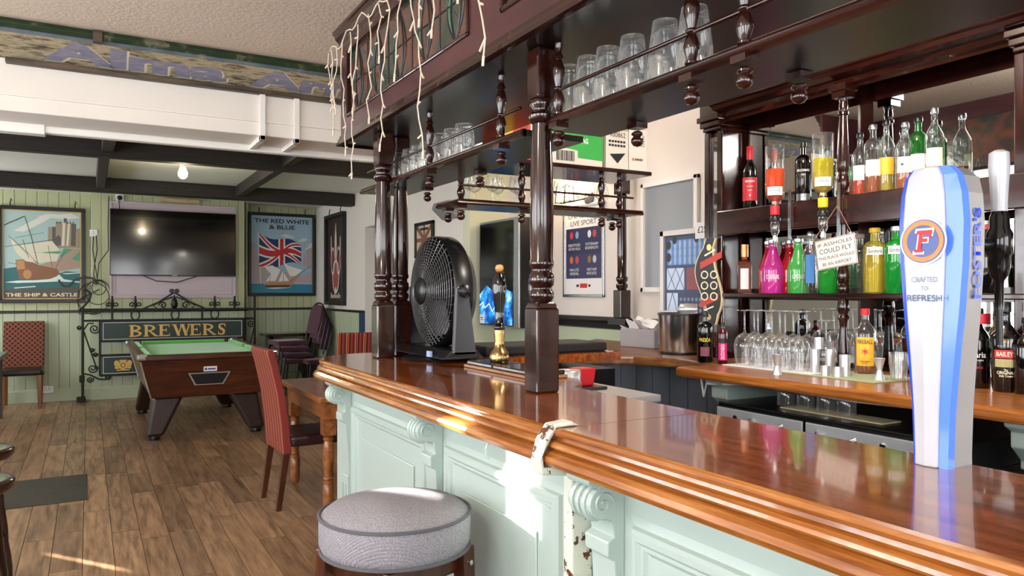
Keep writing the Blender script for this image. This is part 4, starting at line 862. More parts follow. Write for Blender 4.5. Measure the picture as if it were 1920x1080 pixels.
# weathered name board under the ceiling
t = T('name_board', 'long weathered painted pub name board on the white downstand', 'sign')
n = NT('weathered_board_paint'); v = n.coord('World', (2, 12, 12)); f = n.noise(v, 3, 6, .7); n.l(n.ramp(f, [(.36, '#3f3528'), (.43, '#7d745c'), (.52, '#ab9d80'), (.58, '#8a7d66'), (.64, '#4a3f30')]), n.b.inputs['Base Color']); n.b.inputs['Roughness'].default_value = .8; m_wb = n.m
n = NT('weathered_green_paint'); f = n.noise(n.coord('World'), 12, 5); n.l(n.ramp(f, [(.4, '#1f3320'), (.55, '#2b3a24'), (.64, '#6b6a56')]), n.b.inputs['Base Color']); m_wg = n.m
n = NT('weathered_blue_paint'); f = n.noise(n.coord('World'), 12, 5); n.l(n.ramp(f, [(.4, '#56626d'), (.6, '#68747e'), (.7, '#8f8c7c')]), n.b.inputs['Base Color']); m_wbl = n.m
n = NT('weathered_dark_timber'); f = n.noise(n.coord('World', (1, 9, 9)), 5, 5); n.l(n.ramp(f, [(.4, '#2b241f'), (.6, '#5a4a3a')]), n.b.inputs['Base Color']); m_wd = n.m
bx0, bx1 = -1.6, 1.75; A0 = Vector((bx0, 4.395, 2.54)); vdir = Vector((0, -.16, .125)); bl = vdir.length; F = frame(A0, (1, 0, 0), vdir)
b = MB(); b.M = F; b.box(0, bx1-bx0, .0, bl*.78, -.02, 0); b.build('face_board', m_wb, t)
b = MB(); b.M = F; b.box(0, bx1-bx0, bl*.78, bl*.92, -.02, .008); b.build('blue_moulding', m_wbl, t, bevel=.004)
b = MB(); b.M = F; b.box(0, bx1-bx0, bl*.92, bl*1.08, -.02, .016); b.build('green_moulding', m_wg, t, bevel=.004)
MB().box(-.35, bx1, 4.355, 4.398, 2.512, 2.538).build('lower_batten', m_wd, t, bevel=.004)
n = NT('faded_lilac_letter'); f = n.noise(n.coord('World', (2, 8, 8)), 7, 6, .7); n.l(n.ramp(f, [(.40, '#716f84'), (.60, '#85828f'), (.68, '#9a8f7c'), (.74, '#6a5f50')]), n.b.inputs['Base Color']); n.b.inputs['Roughness'].default_value = .8; mlt = n.m; mls = mat('faded_cream_shadow', '#c9bda6', .7)
for dx, mm, lf in ((.012, mls, .001), (0, mlt, .002)):
    text('lettering', 'Alma', F, 1.83+dx, bl*.40-dx*.4, .86, bl*.60, mm, t, bold=.05, lift=lf)
    text('lettering', 'Arms', F, 2.80+dx, bl*.40-dx*.4, .85, bl*.60, mm, t, bold=.05, lift=lf)
MB().box(.02, .06, 4.21, 4.25, 2.63, 2.685).build('mounting_bracket', m_wd, t)
place(t, (0, 4.35, 2.5), 0, True)
# ---------------------------------------------------------------- things on and around the bar
def Yat(px, X): return X/math.tan(AZ+math.atan((px-960)/FPX))
def toward(x, y): return math.atan2(-y, -x)
n = NT('grey_tweed'); ch = n.n('ShaderNodeTexWave', wave_type='BANDS', bands_direction='DIAGONAL', i_Scale=70, i_Distortion=0.0); n.l(n.coord('Object'), ch.inputs['Vector'])
n.l(n.ramp(n.noise(n.coord('Object', (1, 1, 1)), 520, 2), [(.3, '#5c595d'), (.5, '#86828a'), (.7, '#aca8ae')]), n.b.inputs['Base Color']); n.b.inputs['Roughness'].default_value = .9; n.bump(ch.outputs[1], .3, .003); m_tweed = n.m
st = T('bar_stool', 'round grey tweed bar stool standing at the mint bar front', 'stool')
MB().lathe([(0, .672), (.19, .672), (.205, .68), (.212, .70), (.212, .755), (.208, .77)], 48).build('seat_side', m_tweed, st)
MB().lathe([(.208, .77), (.18, .79), (.12, .805), (.06, .81), (0, .812)], 48, cap=False).build('seat_top', m_tweed, st)
for z, r in ((.771, .211), (.678, .208)): MB().tube([(r*math.cos(a), r*math.sin(a), z) for a in [i*math.pi/24 for i in range(48)]], .005, 6, True).build('piping', mat('dark_grey_piping', '#55545a', .8), st)
MB().box(-.13, .13, -.13, .13, .60, .672).build('seat_frame', m_legw, st, bevel=.006)
for sx in (-1, 1):
    for sy in (-1, 1):
        lg = MB().frustum((sx*.155, sy*.155, 0), (.035, .035), (sx*.135, sy*.135, .672), (.045, .045)).build('leg', m_legw, st, bevel=.003)
        MB().lathe([(.007, 0), (.007, .004), (.003, .006)], 10, (0, 0, 0)).build('bolt', m_chrome, lg).matrix_local = Matrix.Translation((sx*.14, -.16 if sy < 0 else .16, .63)) @ Matrix.Rotation(math.pi/2*(-sy), 4, 'X')
for z in (.25,): MB().tube([(.148, .148, z), (-.148, .148, z), (-.148, -.148, z), (.148, -.148, z)], .014, 8, True).build('foot_rail', m_legw, st)
for ch_ in st.children:
    if ch_.name.startswith(('seat', 'piping')): ch_.location.z += .03
    else: ch_.scale.z = 1.0447
st.scale = (.97, .97, 1)
place(st, (.735, 1.955, 0), math.radians(20))
# ---- fan
fn = T('desk_fan', 'large black round fan standing on the bar by the posts', 'fan')
FC = Vector((1.39, 3.16, 1.405)); FM = frame(FC, (0, -1, 0), (0, 0, 1))     # local z = -X
assert (FM.to_3x3() @ Vector((0, 0, 1))).x < 0
m_grd = mat('fan_guard_wire', '#4a4a4c', .22)
def fb(): b = MB(); b.M = FM; return b
fb().lathe([(.245, -.06), (.25, -.05), (.25, .02), (.243, .028), (.238, .02), (.238, -.05)], 48, cap=False).build('outer_housing', m_blk, fn)
fb().lathe([(.245, -.06), (.2, -.10), (.1, -.13), (0, -.135)], 40, cap=False).build('rear_cover', m_blk, fn)
b = fb()
for i in range(15):
    r = .058+.0125*i; zz = .085-.055*((r/.245)**2.2)
    b.tube([(r*math.cos(a), r*math.sin(a), zz) for a in [k*math.pi/20 for k in range(40)]], .0024, 5, True)
b.build('guard_rings', m_grd, fn)
b = fb()
for k in range(40):
    a = k*2*math.pi/40
    b.tube([(r*math.cos(a+(r-.05)*1.2), r*math.sin(a+(r-.05)*1.2), .083-.055*((r/.245)**2.2)) for r in (.05, .1, .15, .2, .243)], .0022, 4)
b.build('guard_spokes', m_grd, fn)
fb().lathe([(.06, .072), (.062, .085), (.05, .095), (0, .1)], 28).build('guard_badge', m_blk, fn)
for k in range(4):
    b = fb(); vs = []
    for r in (.04, .09, .15, .205):
        for da, zz in ((-.32, .025), (.0, .0), (.42, -.03)): vs.append((r*math.cos(k*math.pi/2+da), r*math.sin(k*math.pi/2+da), zz))
    b._add(vs, [(i*3+j, i*3+j+1, i*3+j+4, i*3+j+3) for i in range(3) for j in range(2)], True); b.build('blade', mat('fan_blade', '#17171a', .3), fn)
fb().lathe([(.045, -.05), (.045, .035), (.03, .05)], 20).build('motor_hub', m_blk, fn)
for sy in (-1, 1):
    yy = FC.y+sy*.268
    ar = MB().prism([(FC.x-.035, FC.z+.02), (FC.x+.02, FC.z+.02), (FC.x+.06, 1.13), (FC.x-.05, 1.13)], yy-.012, yy+.012, 'y').build('bracket_arm', mat('dark_grey_plastic', '#3b3d42', .35), fn, bevel=.006)
    MB().lathe([(.028, 0), (.03, .01), (.026, .03), (.01, .038)], 18).build('pivot_knob', m_blk, ar).matrix_local = Matrix.Translation((FC.x, yy+sy*.01, FC.z)) @ Matrix.Rotation(-sy*math.pi/2, 4, 'X')
MB().prism([(FC.x-.10, 1.115), (FC.x+.10, 1.115), (FC.x+.06, 1.155), (FC.x-.06, 1.155)][::-1], FC.y-.28, FC.y+.28, 'y').build('yoke', m_blk, fn, bevel=.01)
MB().lathe([(.17, 0), (.175, .006), (.16, .014), (.08, .022), (0, .024)], 40, (FC.x+.0, FC.y-.03, 1.1)).build('base', m_blk, fn)
MB().box(FC.x-.105, FC.x-.095, FC.y-.16, FC.y-.12, 1.12, 1.145).build('sticker', mat('blue_sticker', '#9db3dd', .5), fn)
place(fn, (FC.x, FC.y, 1.1), 0, True)
# ---- hand pump and its tray
def hand_pump(label, x, y):
    t = T('hand_pump', label, 'beer pump', 'beer hand pumps on the bar')
    MB().lathe([(.035, 0), (.038, .005), (.04, .02), (.034, .04), (.022, .055), (.018, .08), (.022, .11), (.02, .125)], 24).build('brass_base', m_brass, t)
    MB().lathe([(.018, .125), (.022, .13), (.022, .138), (.017, .143), (.021, .148), (.017, .155), (.018, .2), (.024, .25), (.028, .29), (.024, .325), (.013, .345)], 24).build('handle', mat('black_lacquer', '#08080a', .08, coat=.6), t)
    MB().lathe([(.013, .345), (.016, .35), (.012, .353)], 20).build('brass_ring', m_brass, t)
    MB().lathe([(.008, .352), (.015, .358), (.017, .367), (.013, .378), (0, .382)], 20).build('knob', mat('pale_wood_knob', '#c79a5d', .35), t)
    place(t, (x, y, 1.128))
hand_pump('tall black and brass beer hand pump left of the post', 1.40, 2.585)
hand_pump('black and brass beer hand pump partly hidden behind the post', 1.385, 2.285)
t = T('pump_base', 'dark wooden plinth with pale edge under the hand pumps', 'plinth')
MB().box(1.315, 1.465, 2.20, 2.73, 1.1005, 1.112).build('lower_board', wood('pale_edge_wood', '#6b4526', '#8a6240', '#a67e58', (6, .8, 6), 4, .3), t, bevel=.003)
MB().box(1.325, 1.46, 2.21, 2.50, 1.112, 1.1275).box(1.325, 1.46, 2.51, 2.72, 1.112, 1.1275).build('upper_board', m_mahx, t, bevel=.004)
place(t, (1.39, 2.45, 1.1), 0, True)
o = MB().box(1.62, 2.32, 3.12, 3.42, 1.1005, 1.145).build('bar_mat', mat('black_rubber', '#151416', .7), bevel=.01); tag(o, 'long black padded mat on the return of the bar behind the pumps', 'mat')
# ---- beer font
fo = T('beer_font', 'tall white and blue illuminated lager font standing on the bar', 'beer font')
FO = (1.30, .775); m_fs = mat('font_satin_metal', '#8d8a88', .5, .4)
LV = [(0, .031, .040), (.02, .031, .038), (.10, .034, .036), (.18, .041, .038), (.27, .050, .042), (.35, .056, .045), (.42, .058, .047), (.47, .054, .046), (.50, .046, .042), (.515, .032, .034)]
def loft(pf, seg_pts):
    b = MB(); vs = []; k = len(seg_pts(LV[0]))
    for lv in LV: vs += [(x, y, lv[0]) for x, y in seg_pts(lv)]
    b._add(vs, [(i*k+j, i*k+(j+1) % k, (i+1)*k+(j+1) % k, (i+1)*k+j) for i in range(len(LV)-1) for j in range(k)]+[list(range(k))[::-1], [(len(LV)-1)*k+j for j in range(k)]], False)
    return b
m_fw = mat('font_white', '#b4b6be', .28, coat=.2); m_fb = mat('font_lit_blue', '#4f78d8', .15, emit='#3f6cf0', es=.35); m_fbd = mat('font_deep_blue', '#1f45c8', .15, emit='#1a3cd0', es=.45)
loft(LV, lambda l: [(l[2], -l[1]*.80), (l[2], l[1]*.80), (-.022, l[1]*.80), (-.022, -l[1]*.80)]).build('body', m_fs, fo, bevel=.002)
loft(LV, lambda l: [(-.018, -l[1]), (-.018, -l[1]*.52), (-.036, -l[1]*.48), (-.034, -l[1]*.96)]).build('blue_strip', m_fb, fo)
loft(LV, lambda l: [(-.018, l[1]*.78), (-.018, l[1]*1.03), (-.034, l[1]*1.0), (-.036, l[1]*.78)]).build('blue_strip', m_fbd, fo)
loft(LV, lambda l: [(-.02, -l[1]*.50), (-.02, l[1]*.80), (-.042, l[1]*.80), (-.046, l[1]*.15), (-.042, -l[1]*.46)]).build('white_face', m_fw, fo, bevel=.003)
b = MB()
for k in range(7): b._add([(-.012+k*.008, -.0005-l[1]*.80-(.003 if q else 0), l[0]) for l in LV[:-1] for q in (0,)]+[(-.008+k*.008, -l[1]*.80-.003, l[0]) for l in LV[:-1]], [(i, i+1, 9+i+1, 9+i) for i in range(8)], False)
b.build('ribbing', m_fs, fo)
FF = frame((-.046, 0, 0), (0, -1, 0), (0, 0, 1))
m_or = mat('badge_gold', '#b8741c', .3); m_bb = mat('badge_blue', '#163a8c', .25); m_bd = mat('badge_edge', '#3a4a9a', .3)
bc_ = (-.006, .388)
art('badge_edge', FF, [disc(bc_[0], bc_[1], .0415, .0405, 36)], m_wht, fo, .0012); art('badge_rim', FF, [disc(bc_[0], bc_[1], .0385, .0375, 36)], m_bd, fo, .0018)
art('badge_gold', FF, [disc(bc_[0], bc_[1], .0365, .0355, 36)], m_or, fo, .0024); art('badge_blue', FF, [disc(bc_[0], bc_[1], .0285, .0275, 36)], m_bb, fo, .003)
def FL(s_): return [[(bc_[0]+x*s_, bc_[1]+y*s_) for x, y in p] for p in ([(-.011, -.02), (-.003, -.02), (.003, .02), (-.005, .02)], [(-.012, .013), (.02, .013), (.021, .021), (-.010, .021)], [(-.008, -.002), (.010, -.002), (.011, .005), (-.007, .005)], [(-.016, -.022), (.002, -.022), (.002, -.016), (-.016, -.016)], [(.013, .006), (.018, .006), (.021, .021), (.015, .021)])]
art('badge_letter_outline', FF, [[(x*1.0+(-.002 if x < bc_[0] else .0015), y+(-.0018 if y < bc_[1] else .0018)) for x, y in p] for p in FL(.95)], m_wht, fo, .0036); art('badge_letter', FF, FL(.88), m_red, fo, .0042)
m_tx = mat('navy_blue_lettering', '#33507e', .4)
text('lettering', 'CRAFTED', FF, -.004, .322, .046, .009, mat('grey_blue_lettering', '#6d7f98', .4), fo, lift=.001); text('lettering', 'TO', FF, -.004, .307, .012, .0075, mat('grey_blue_lettering', '#6d7f98', .4), fo, lift=.001); text('lettering', 'REFRESH', FF, -.004, .290, .062, .011, m_tx, fo, lift=.001, bold=.01)
text('raised_lettering', "FOSTER'S", frame((.016, -.0505, .425), (0, 0, 1), (-1, 0, 0)), -.058, 0, .155, .022, m_fbd, fo, lift=.0, bold=.03)
b = MB().tube([(.03, -.02, .385), (.11, -.02, .385)], .011, 10); b.build('tap_stub', m_blk, fo)
tp = MB().lathe([(.0, .27), (.007, .27), (.008, .32), (.014, .33), (.018, .345), (.018, .365), (.022, .37), (.022, .405), (.017, .415), (.016, .435), (.012, .445)], 18, (.125, -.028, 0)).build('tap_body', mat('black_gloss_plastic', '#0c0c0e', .12), fo)
MB().lathe([(.013, .445), (.013, .46), (.017, .525), (.016, .55), (.008, .555)], 18, (.125, -.028, 0)).build('tap_handle', m_fw, tp)
MB().tube([(.125, -.028, .27), (.127, -.028, .205)], .006, 8).build('spout', m_blk, tp)
place(fo, (FO[0], FO[1], 1.1))
# ---------------------------------------------------------------- glassware
def pint(label, x, y, z, h=.152, rb=.043, rt=.032, group='pint glasses on the near hanging shelf', name='pint_glass'):
    global _pint
    key = (h, rb, rt)
    if key not in PINTS:
        t = T(name, label, 'glass', group)
        MB().lathe([(rb, 0), (rb*1.03, .012), (rb*1.0, h*.4), (rt*1.12, h*.75), (rt, h*.93), (rt*.96, h*.99), (rt*.8, h), (0, h)], 22, cap=False).build('bowl', m_glass, t)
        MB().lathe([(rb*.93, .002), (rb*.9, h*.4), (rt*.98, h*.78), (rt*.6, h*.86), (0, h*.87)], 18, cap=False).build('inner_wall', m_glass, t)
        PINTS[key] = t; place(t, (x, y, z)); return
    dup(PINTS[key], (x, y, z), 0, label, group)
PINTS = {}
for i, px in enumerate((1067, 1103, 1140, 1186, 1247, 1302)): pint('%s upturned pint glass from the post, front row of the near shelf' % ORD[i], 1.255, Yat(px, 1.255), 1.9225, .155)
for i, px in enumerate((1085, 1120, 1160, 1205, 1262)): pint('%s upturned glass from the post, back row of the near shelf' % ORD[i], 1.36, Yat(px+30, 1.36), 1.9225, .118, .041, .033, 'half pint glasses behind the pints')
for i, px in enumerate((735, 752, 768, 784, 800)): pint('%s upturned tumbler from the left on the far hanging shelf' % ORD[i], 1.275, Yat(px, 1.275), 1.9225, .128, .040, .032, 'tumblers on the far hanging shelf')
for i, px in enumerate((828, 848, 870)): pint('%s glass of the taller trio beside the far shelf spindle' % ORD[i], 1.29, Yat(px, 1.29), 1.9225, .14, .042, .036, 'taller tumblers on the far hanging shelf')
for i, px in enumerate((760, 778, 795, 838, 858)): pint('%s upturned tumbler from the left in the back row of far shelf' % ORD[i], 1.375, Yat(px+14, 1.375), 1.9225, .122, .039, .032, 'tumblers in the back row of the far shelf')
def goblet(name, label, group, h, rb, x, y, z, up=True):
    key = (name, h, rb)
    if key in PINTS: return dup(PINTS[key], (x, y, z), 0, label, group)
    t = T(name, label, 'wine glass', group); fz = lambda q: q if up else h-q
    MB().lathe([(rb*.78, fz(0)), (rb*.78, fz(.002)), (.006, fz(.008)), (.0042, fz(.02)), (.0042, fz(h*.37)), (.007, fz(h*.41))], 20, cap=False).build('stem_and_foot', m_glass, t)
    MB().lathe([(.007, fz(h*.41)), (rb*.3, fz(h*.425)), (rb*.6, fz(h*.46)), (rb*.88, fz(h*.53)), (rb, fz(h*.63)), (rb*.98, fz(h*.72)), (rb*.9, fz(h*.86)), (rb*.8, fz(h))], 22, cap=False).build('bowl', m_glass, t)
    PINTS[key] = t; return place(t, (x, y, z))
for i in range(14):
    goblet('stemmed_glass', '%s stemmed glass from the left on the rear hanging shelf' % ORD[i], 'stemmed glasses on the rear hanging shelf', .135, .034, 1.55+.063*i, 3.19+(.04 if i % 2 else -.03), RZ+.003)
for i, px in enumerate((1396, 1421, 1447, 1472, 1497)): goblet('wine_glass', '%s upturned wine glass from the left, front row under the spirits' % ORD[i], 'upturned wine glasses, front row', .268, .051, 2.80, Yat(px, 2.80), BC+.005, False)
for i, px in enumerate((1414, 1437, 1462, 1487, 1513)): goblet('wine_glass', '%s upturned wine glass from the left, back row under the spirits' % ORD[i], 'upturned wine glasses, back row', .268, .051, 2.90, Yat(px, 2.90), BC+.005, False)
goblet('cocktail_glass', 'shorter upturned glass just left of the turned column', 'upturned glasses by the column', .235, .045, 2.86, Yat(1549, 2.86), BC+.001, False)
o = MB().box(2.72, 2.94, 2.20, 2.72, BC+.0005, BC+.005).build('glass_mat', m_paper, bevel=.002); tag(o, 'white ribbed drying mat under the upturned wine glasses', 'mat')
# ---- bottles
def cyl_pt(r, a, z, o=0): return ((r+o)*math.cos(a), (r+o)*math.sin(a), z)
def clabel(r, z0, z1, ac, half, m, parent, name='paper_label', off=.0008, n_=12):
    b = MB(); vs = []
    for i in range(n_+1):
        a = ac-half+2*half*i/n_; vs += [cyl_pt(r, a, z0, off), cyl_pt(r, a, z1, off)]
    b._add(vs, [(2*i, 2*i+2, 2*i+3, 2*i+1) for i in range(n_)], True); return b.build(name, m, parent)
def ctext(s_, r, z, ac, wdt, hgt, m, parent, off=.0016, vert=False, flip=False, bold=.01):
    o = text('lettering', s_, Matrix.Identity(4), 0, 0, wdt, hgt, m, parent, lift=0, bold=bold)
    for v in o.data.vertices:
        u, w_ = v.co.x, v.co.y
        if vert: u, w_ = w_, -u
        v.co = cyl_pt(r, ac+u/r, z+w_, off)
    return o
G = {}
def gm(key, tint, opac=0.0, body='#ffffff'):
    if key not in G: G[key] = glassy('glass_'+key, tint, opac, body, .6, .06)
    return G[key]
PROF = {
 'spirit': [(.96, 0), (1, .01), (1, .60), (.93, .66), (.6, .74), (.36, .79), (.33, .84), (.33, .955), (.37, .96), (.37, .98)],
 'wine':   [(.96, 0), (1, .01), (1, .58), (.95, .63), (.7, .70), (.42, .75), (.36, .80), (.36, .97), (.40, .975), (.40, .99)],
 'gin':    [(.95, 0), (1, .01), (1, .66), (.96, .72), (.7, .77), (.38, .80), (.36, .84), (.36, .96), (.42, .965), (.42, .985)],
 'cone':   [(.98, 0), (1, .015), (1, .42), (.97, .5), (.8, .58), (.55, .70), (.40, .80), (.36, .86), (.36, .97), (.4, .98)],
 'slim':   [(.96, 0), (1, .01), (1, .72), (.9, .78), (.5, .84), (.42, .88), (.42, .98)],
 'liqueur':[(.8, 0), (.85, .02), (.97, .45), (1, .58), (.93, .63), (.6, .69), (.33, .75), (.28, .8), (.27, .97), (.31, .98)],
 'square': [(.98, 0), (1, .01), (1, .58), (.9, .64), (.45, .68), (.34, .74), (.34, .97)]}
def bottle(label, x, y, z, h, r, shape, glass, cap=None, fill=None, fillm=None, inv=False, group='spirit bottles on the back bar', capm=None, labels=(), texts=(), caph=.06, name='spirit_bottle'):
    if texts and isinstance(texts[0], str): texts = (texts,)
    if abs(z-OZ) < .001: h *= 1.13; r *= 1.05
    if abs(z-LZ) < .001: h *= 1.16; r *= 1.13
    t = T(name, label, 'bottle', group); seg = 4 if shape == 'square' else 26
    pr = [(a*r*(1.25 if seg == 4 else 1), b*h) for a, b in PROF[shape]]
    bd = MB().lathe(pr, seg, cap=True, smooth=seg > 4).build('glass_body', glass, t, bevel=.003 if seg == 4 else 0)
    if seg == 4: bd.rotation_euler = (0, 0, math.pi/4+toward(x, y))
    if fill:
        f0, f1 = fill; ins = [(a*r*.93, b*h) for a, b in PROF[shape]]
        pts = [(rr, zz) for rr, zz in ins if f0*h <= zz <= f1*h]
        def at(zq):
            for (ra, za), (rb_, zb) in zip(ins, ins[1:]):
                if za <= zq <= zb and zb > za: return ra+(rb_-ra)*(zq-za)/(zb-za)
            return ins[0][0]
        pts = [(at(max(f0*h, .002)), max(f0*h, .004))]+[p for p in pts if p[1] > f0*h+.005 and p[1] < f1*h-.004]+[(at(f1*h), f1*h)]
        MB().lathe(pts, 24).build('liquid', fillm, t)
    nr = pr[-1][0]
    if cap: MB().lathe([(nr*1.12, h*.985-h*caph), (nr*1.15, h*.99-h*caph*.9), (nr*1.12, h*.99), (nr*.9, h), (0, h)], 18).build('cap', cap, t)
    ac = toward(x, y)+(math.pi if False else 0)
    sgn = -1 if inv else 1
    aa = -ac if inv else ac
    for (z0, z1, half, m) in labels: clabel(r, z0*h, z1*h, aa, half, m, t)
    for (s_, zc, w_, hh, m, *ex) in texts: ctext(s_, r, zc*h, aa, w_, hh, m, t, vert=bool(ex))
    place(t, (x, y, z))
    if inv: t.rotation_euler = (math.pi, 0, 0); t.location = (x, y, z+h)
    return t
mblk = mat('dark_bottle_glass', '#0d0a0a', .06, coat=.5); clr = gm('clear', '#f6f9f8', .02)
m_lred = mat('label_red', '#c01f2e', .45); m_lpink = mat('label_magenta', '#d21f74', .45); m_yel = mat('label_yellow', '#e9b12d', .45); m_silver = mat('silver_cap', '#b9bbc0', .25, .9); m_yc = mat('yellow_cap', '#efc21c', .4)
def liq(name, col, opac=.55): return gm('liquid_'+name, col, opac, col)
# optic shelf
OZ = 1.8355; LZ = 1.3955
bottle('dark port bottle with red label at the left of the optic shelf', 3.06, Yat(1406, 3.06), OZ, .30, .037, 'wine', mblk, m_lred, labels=((.14, .50, 1.2, m_lred),), texts=(("COCKBURN'S", .44, .05, .011, m_wht), ('FINE RUBY', .36, .03, .006, m_wht), ('PORT', .30, .02, .006, m_wht), ('❖', .22, .012, .012, m_wht)), caph=.2)
bottle('black textured gin bottle between the two upturned optic bottles', 3.06, Yat(1506, 3.06), OZ, .265, .037, 'gin', mblk, m_blk, labels=((.04, .15, .9, m_silver),), texts=(('BROCKMANS', .53, .06, .012, m_wht), ('GIN', .46, .018, .008, m_wht)), caph=.07)
cl_r = liq('coral', '#e2552e', .6); cl_y = liq('lemon', '#e6cf4a', .35); cl_a = liq('amber', '#b0591a', .6)
for px, lb, lm, nm in ((1453, 'upturned optic bottle of pink-red gin beside the port bottle', cl_r, .42), (1543, 'upturned optic bottle of pale yellow gin beside the turned column', cl_y, .30)):
    xx = 2.885; yy = Yat(px, xx)
    bottle(lb, xx, yy, 1.770 if nm > .4 else 1.780, .335, .046, 'gin', clr, m_lred if nm > .4 else m_yc, (.60 if nm > .4 else .52, .84), lm, True, 'upturned bottles on optics', labels=((.60, .72, .8, m_wht), (.34, .6, 1.1, cl_r if nm > .4 else gm('lemon_print', '#e8d24a', .35, '#d8c93c'))), texts=(("Gordon's", .66, .05, .016, m_ink),), caph=.12)
    t = T('optic_dispenser', lb.replace('optic bottle of', 'bottle\'s clear optic measure under the').replace('upturned bottle\'s', 'chrome and clear optic measure under').split(' under')[0]+(' under the pink-red gin' if nm > .4 else ' under the yellow gin'), 'dispenser', 'spirit optics')
    MB().lathe([(.012, 0), (.02, -.005), (.024, -.02), (.024, -.03), (.018, -.035)], 18).build('collar', m_blk, t)
    MB().lathe([(.018, -.035), (.022, -.045), (.020, -.085), (.014, -.1)], 18).build('measure', m_glass, t)
    MB().lathe([(.011, -.1), (.012, -.12), (.008, -.14), (.006, -.155)], 14).build('spout', m_chrome, t)
    MB().box(.02, .062, -.008, .008, -.03, -.015).build('bracket_arm', m_chrome, t); MB().box(.055, .062, -.045, -.03, -.12, .12).build('bracket_plate', m_silver, t)
    place(t, (xx, yy, 1.775))
for i, (px, xx, gl, lm, lab, tx, lb) in enumerate((
  (1613, 3.08, clr, cl_r, m_wht, '', 'clear bottle with red base right of the turned column, optic shelf'),
  (1637, 3.04, clr, cl_a, m_cream, '', 'clear amber-filled bottle, second right of the turned column, optic shelf'),
  (1662, 3.08, clr, cl_y, m_yel, '', 'clear bottle with yellow label, third right of the turned column, optic shelf'),
  (1697, 3.05, clr, cl_a, m_cream, 'E', 'clear cream-labelled bottle behind the top of the font, optic shelf'),
  (1722, 3.08, gm('green', '#3fae4a', .25, '#2f8a3a'), None, m_wht, '', 'green bottle above the font, optic shelf'),
  (1752, 3.05, clr, cl_a, m_cream, '', 'tall clear bottle above the font badge, optic shelf'))):
    bottle(lb, xx, Yat(px, xx), OZ, .26+.015*(i % 3), .035, ('spirit', 'gin', 'spirit')[i % 3], gl, m_silver if i % 2 else m_blk, (.02, .30) if lm else None, lm, labels=((.25, .48, .9, lab),), texts=((tx, .37, .03, .012, m_ink),) if tx == 'E' else ())
# lower spirit shelf
bottle('square amber orange-liqueur bottle at the left of the lower spirit shelf', 3.05, Yat(1396, 3.05), LZ, .225, .036, 'square', gm('brown', '#8a3c1c', .45, '#7a2c14'), mat('copper_foil', '#d98a5c', .25, .7), caph=.25, labels=((.08, .50, .55, m_paper),))
mg = lambda k, c_: gm('tint_'+k, c_, .55, c_)
bottle('red bottle tucked behind the pink bottle on the lower shelf', 3.088, Yat(1441, 3.088), LZ, .235, .045, 'cone', mg('ruby', '#d8203c'), m_silver)
bottle('bright pink cone-shouldered bottle on the lower spirit shelf', 3.02, Yat(1449, 3.02), LZ, .235, .048, 'cone', mg('pink', '#e23fae'), m_silver, texts=(('COUTURE', .30, .062, .022, m_wht)))
bottle('red cone-shouldered bottle between the pink and green ones', 3.09, Yat(1481, 3.09), LZ, .232, .044, 'cone', mg('scarlet', '#d0202c'), m_silver)
bottle('pale green cone-shouldered bottle on the lower spirit shelf', 3.03, Yat(1497, 3.03), LZ, .232, .045, 'cone', mg('lime', '#58c860'), m_silver, texts=(('COUTURE', .30, .058, .020, m_wht),))
bottle('clear bottle with blue oval label left of the hanging joke sign', 3.0, Yat(1519, 3.0), LZ, .255, .032, 'spirit', clr, m_silver, labels=((.16, .62, .55, mat('label_blue', '#2f6fb0', .45)),))
bottle('green bottle half hidden below the hanging joke sign', 3.07, Yat(1553, 3.07), LZ, .22, .04, 'gin', mg('green2', '#35b845'), m_silver)
bottle('clear gin bottle just right of the turned column, lower shelf', 3.09, Yat(1612, 3.09), LZ, .235, .038, 'gin', clr, mat('pink_cap', '#c9a0a0', .4))
bottle('clear gin bottle filled with yellow gin and a yellow cap', 3.03, Yat(1640, 3.03), LZ, .25, .043, 'gin', gm('palelemon', '#f3ec9a', .2, '#e8dc6a'), m_yc, (.02, .62), cl_y, labels=((.58, .70, .7, m_wht),), texts=(("Gordon's", .64, .055, .017, m_ink),))
bottle('green gin bottle beside the yellow one, partly behind the font', 3.03, Yat(1681, 3.03), LZ, .25, .043, 'gin', mg('emerald', '#1fa03c'), m_silver, labels=((.58, .70, .7, m_paper),), texts=(("Gordon's", .64, .055, .017, m_ink),))
bottle('dark bottle seen between the font and its tap on the lower shelf', 3.03, Yat(1852, 3.03), LZ, .23, .04, 'wine', mblk, m_lred)
# counter bottles
bottle('dark passion fruit liqueur bottle with yellow lettering on the back counter', 2.78, 2.90, BC+.0005, .262, .040, 'gin', mblk, m_blk, labels=((.12, .30, .6, mat('label_dusk', '#7a3a4a', .5)),), texts=(('PASSOA', .44, .058, .020, mat('yellow_print', '#f0d020', .4))), caph=.1)
art_t = bottle('slim syrup bottle with magenta label beside the dark liqueur', 2.80, 2.795, BC+.0005, .205, .024, 'slim', gm('ruby_syrup', '#8a1030', .6, '#5a0a20'), m_blk, labels=((.08, .50, 1.0, m_lpink), (.50, .62, 1.0, m_ink)), texts=(('GRENADINE', .29, .075, .017, m_wht, 1)), caph=.08)
bottle('cinnamon whisky bottle with yellow label on the back counter', 2.98, Yat(1622, 2.98), BC+.0045, .285, .045, 'spirit', clr, m_lred, (.02, .50), cl_a, labels=((.12, .56, .85, m_yel),), texts=(('FIREBALL', .49, .062, .018, m_ink), ('CINNAMON', .19, .04, .006, m_ink), ('WHISKY', .16, .025, .005, m_ink), ('✶', .34, .03, .035, m_red)), caph=.09)
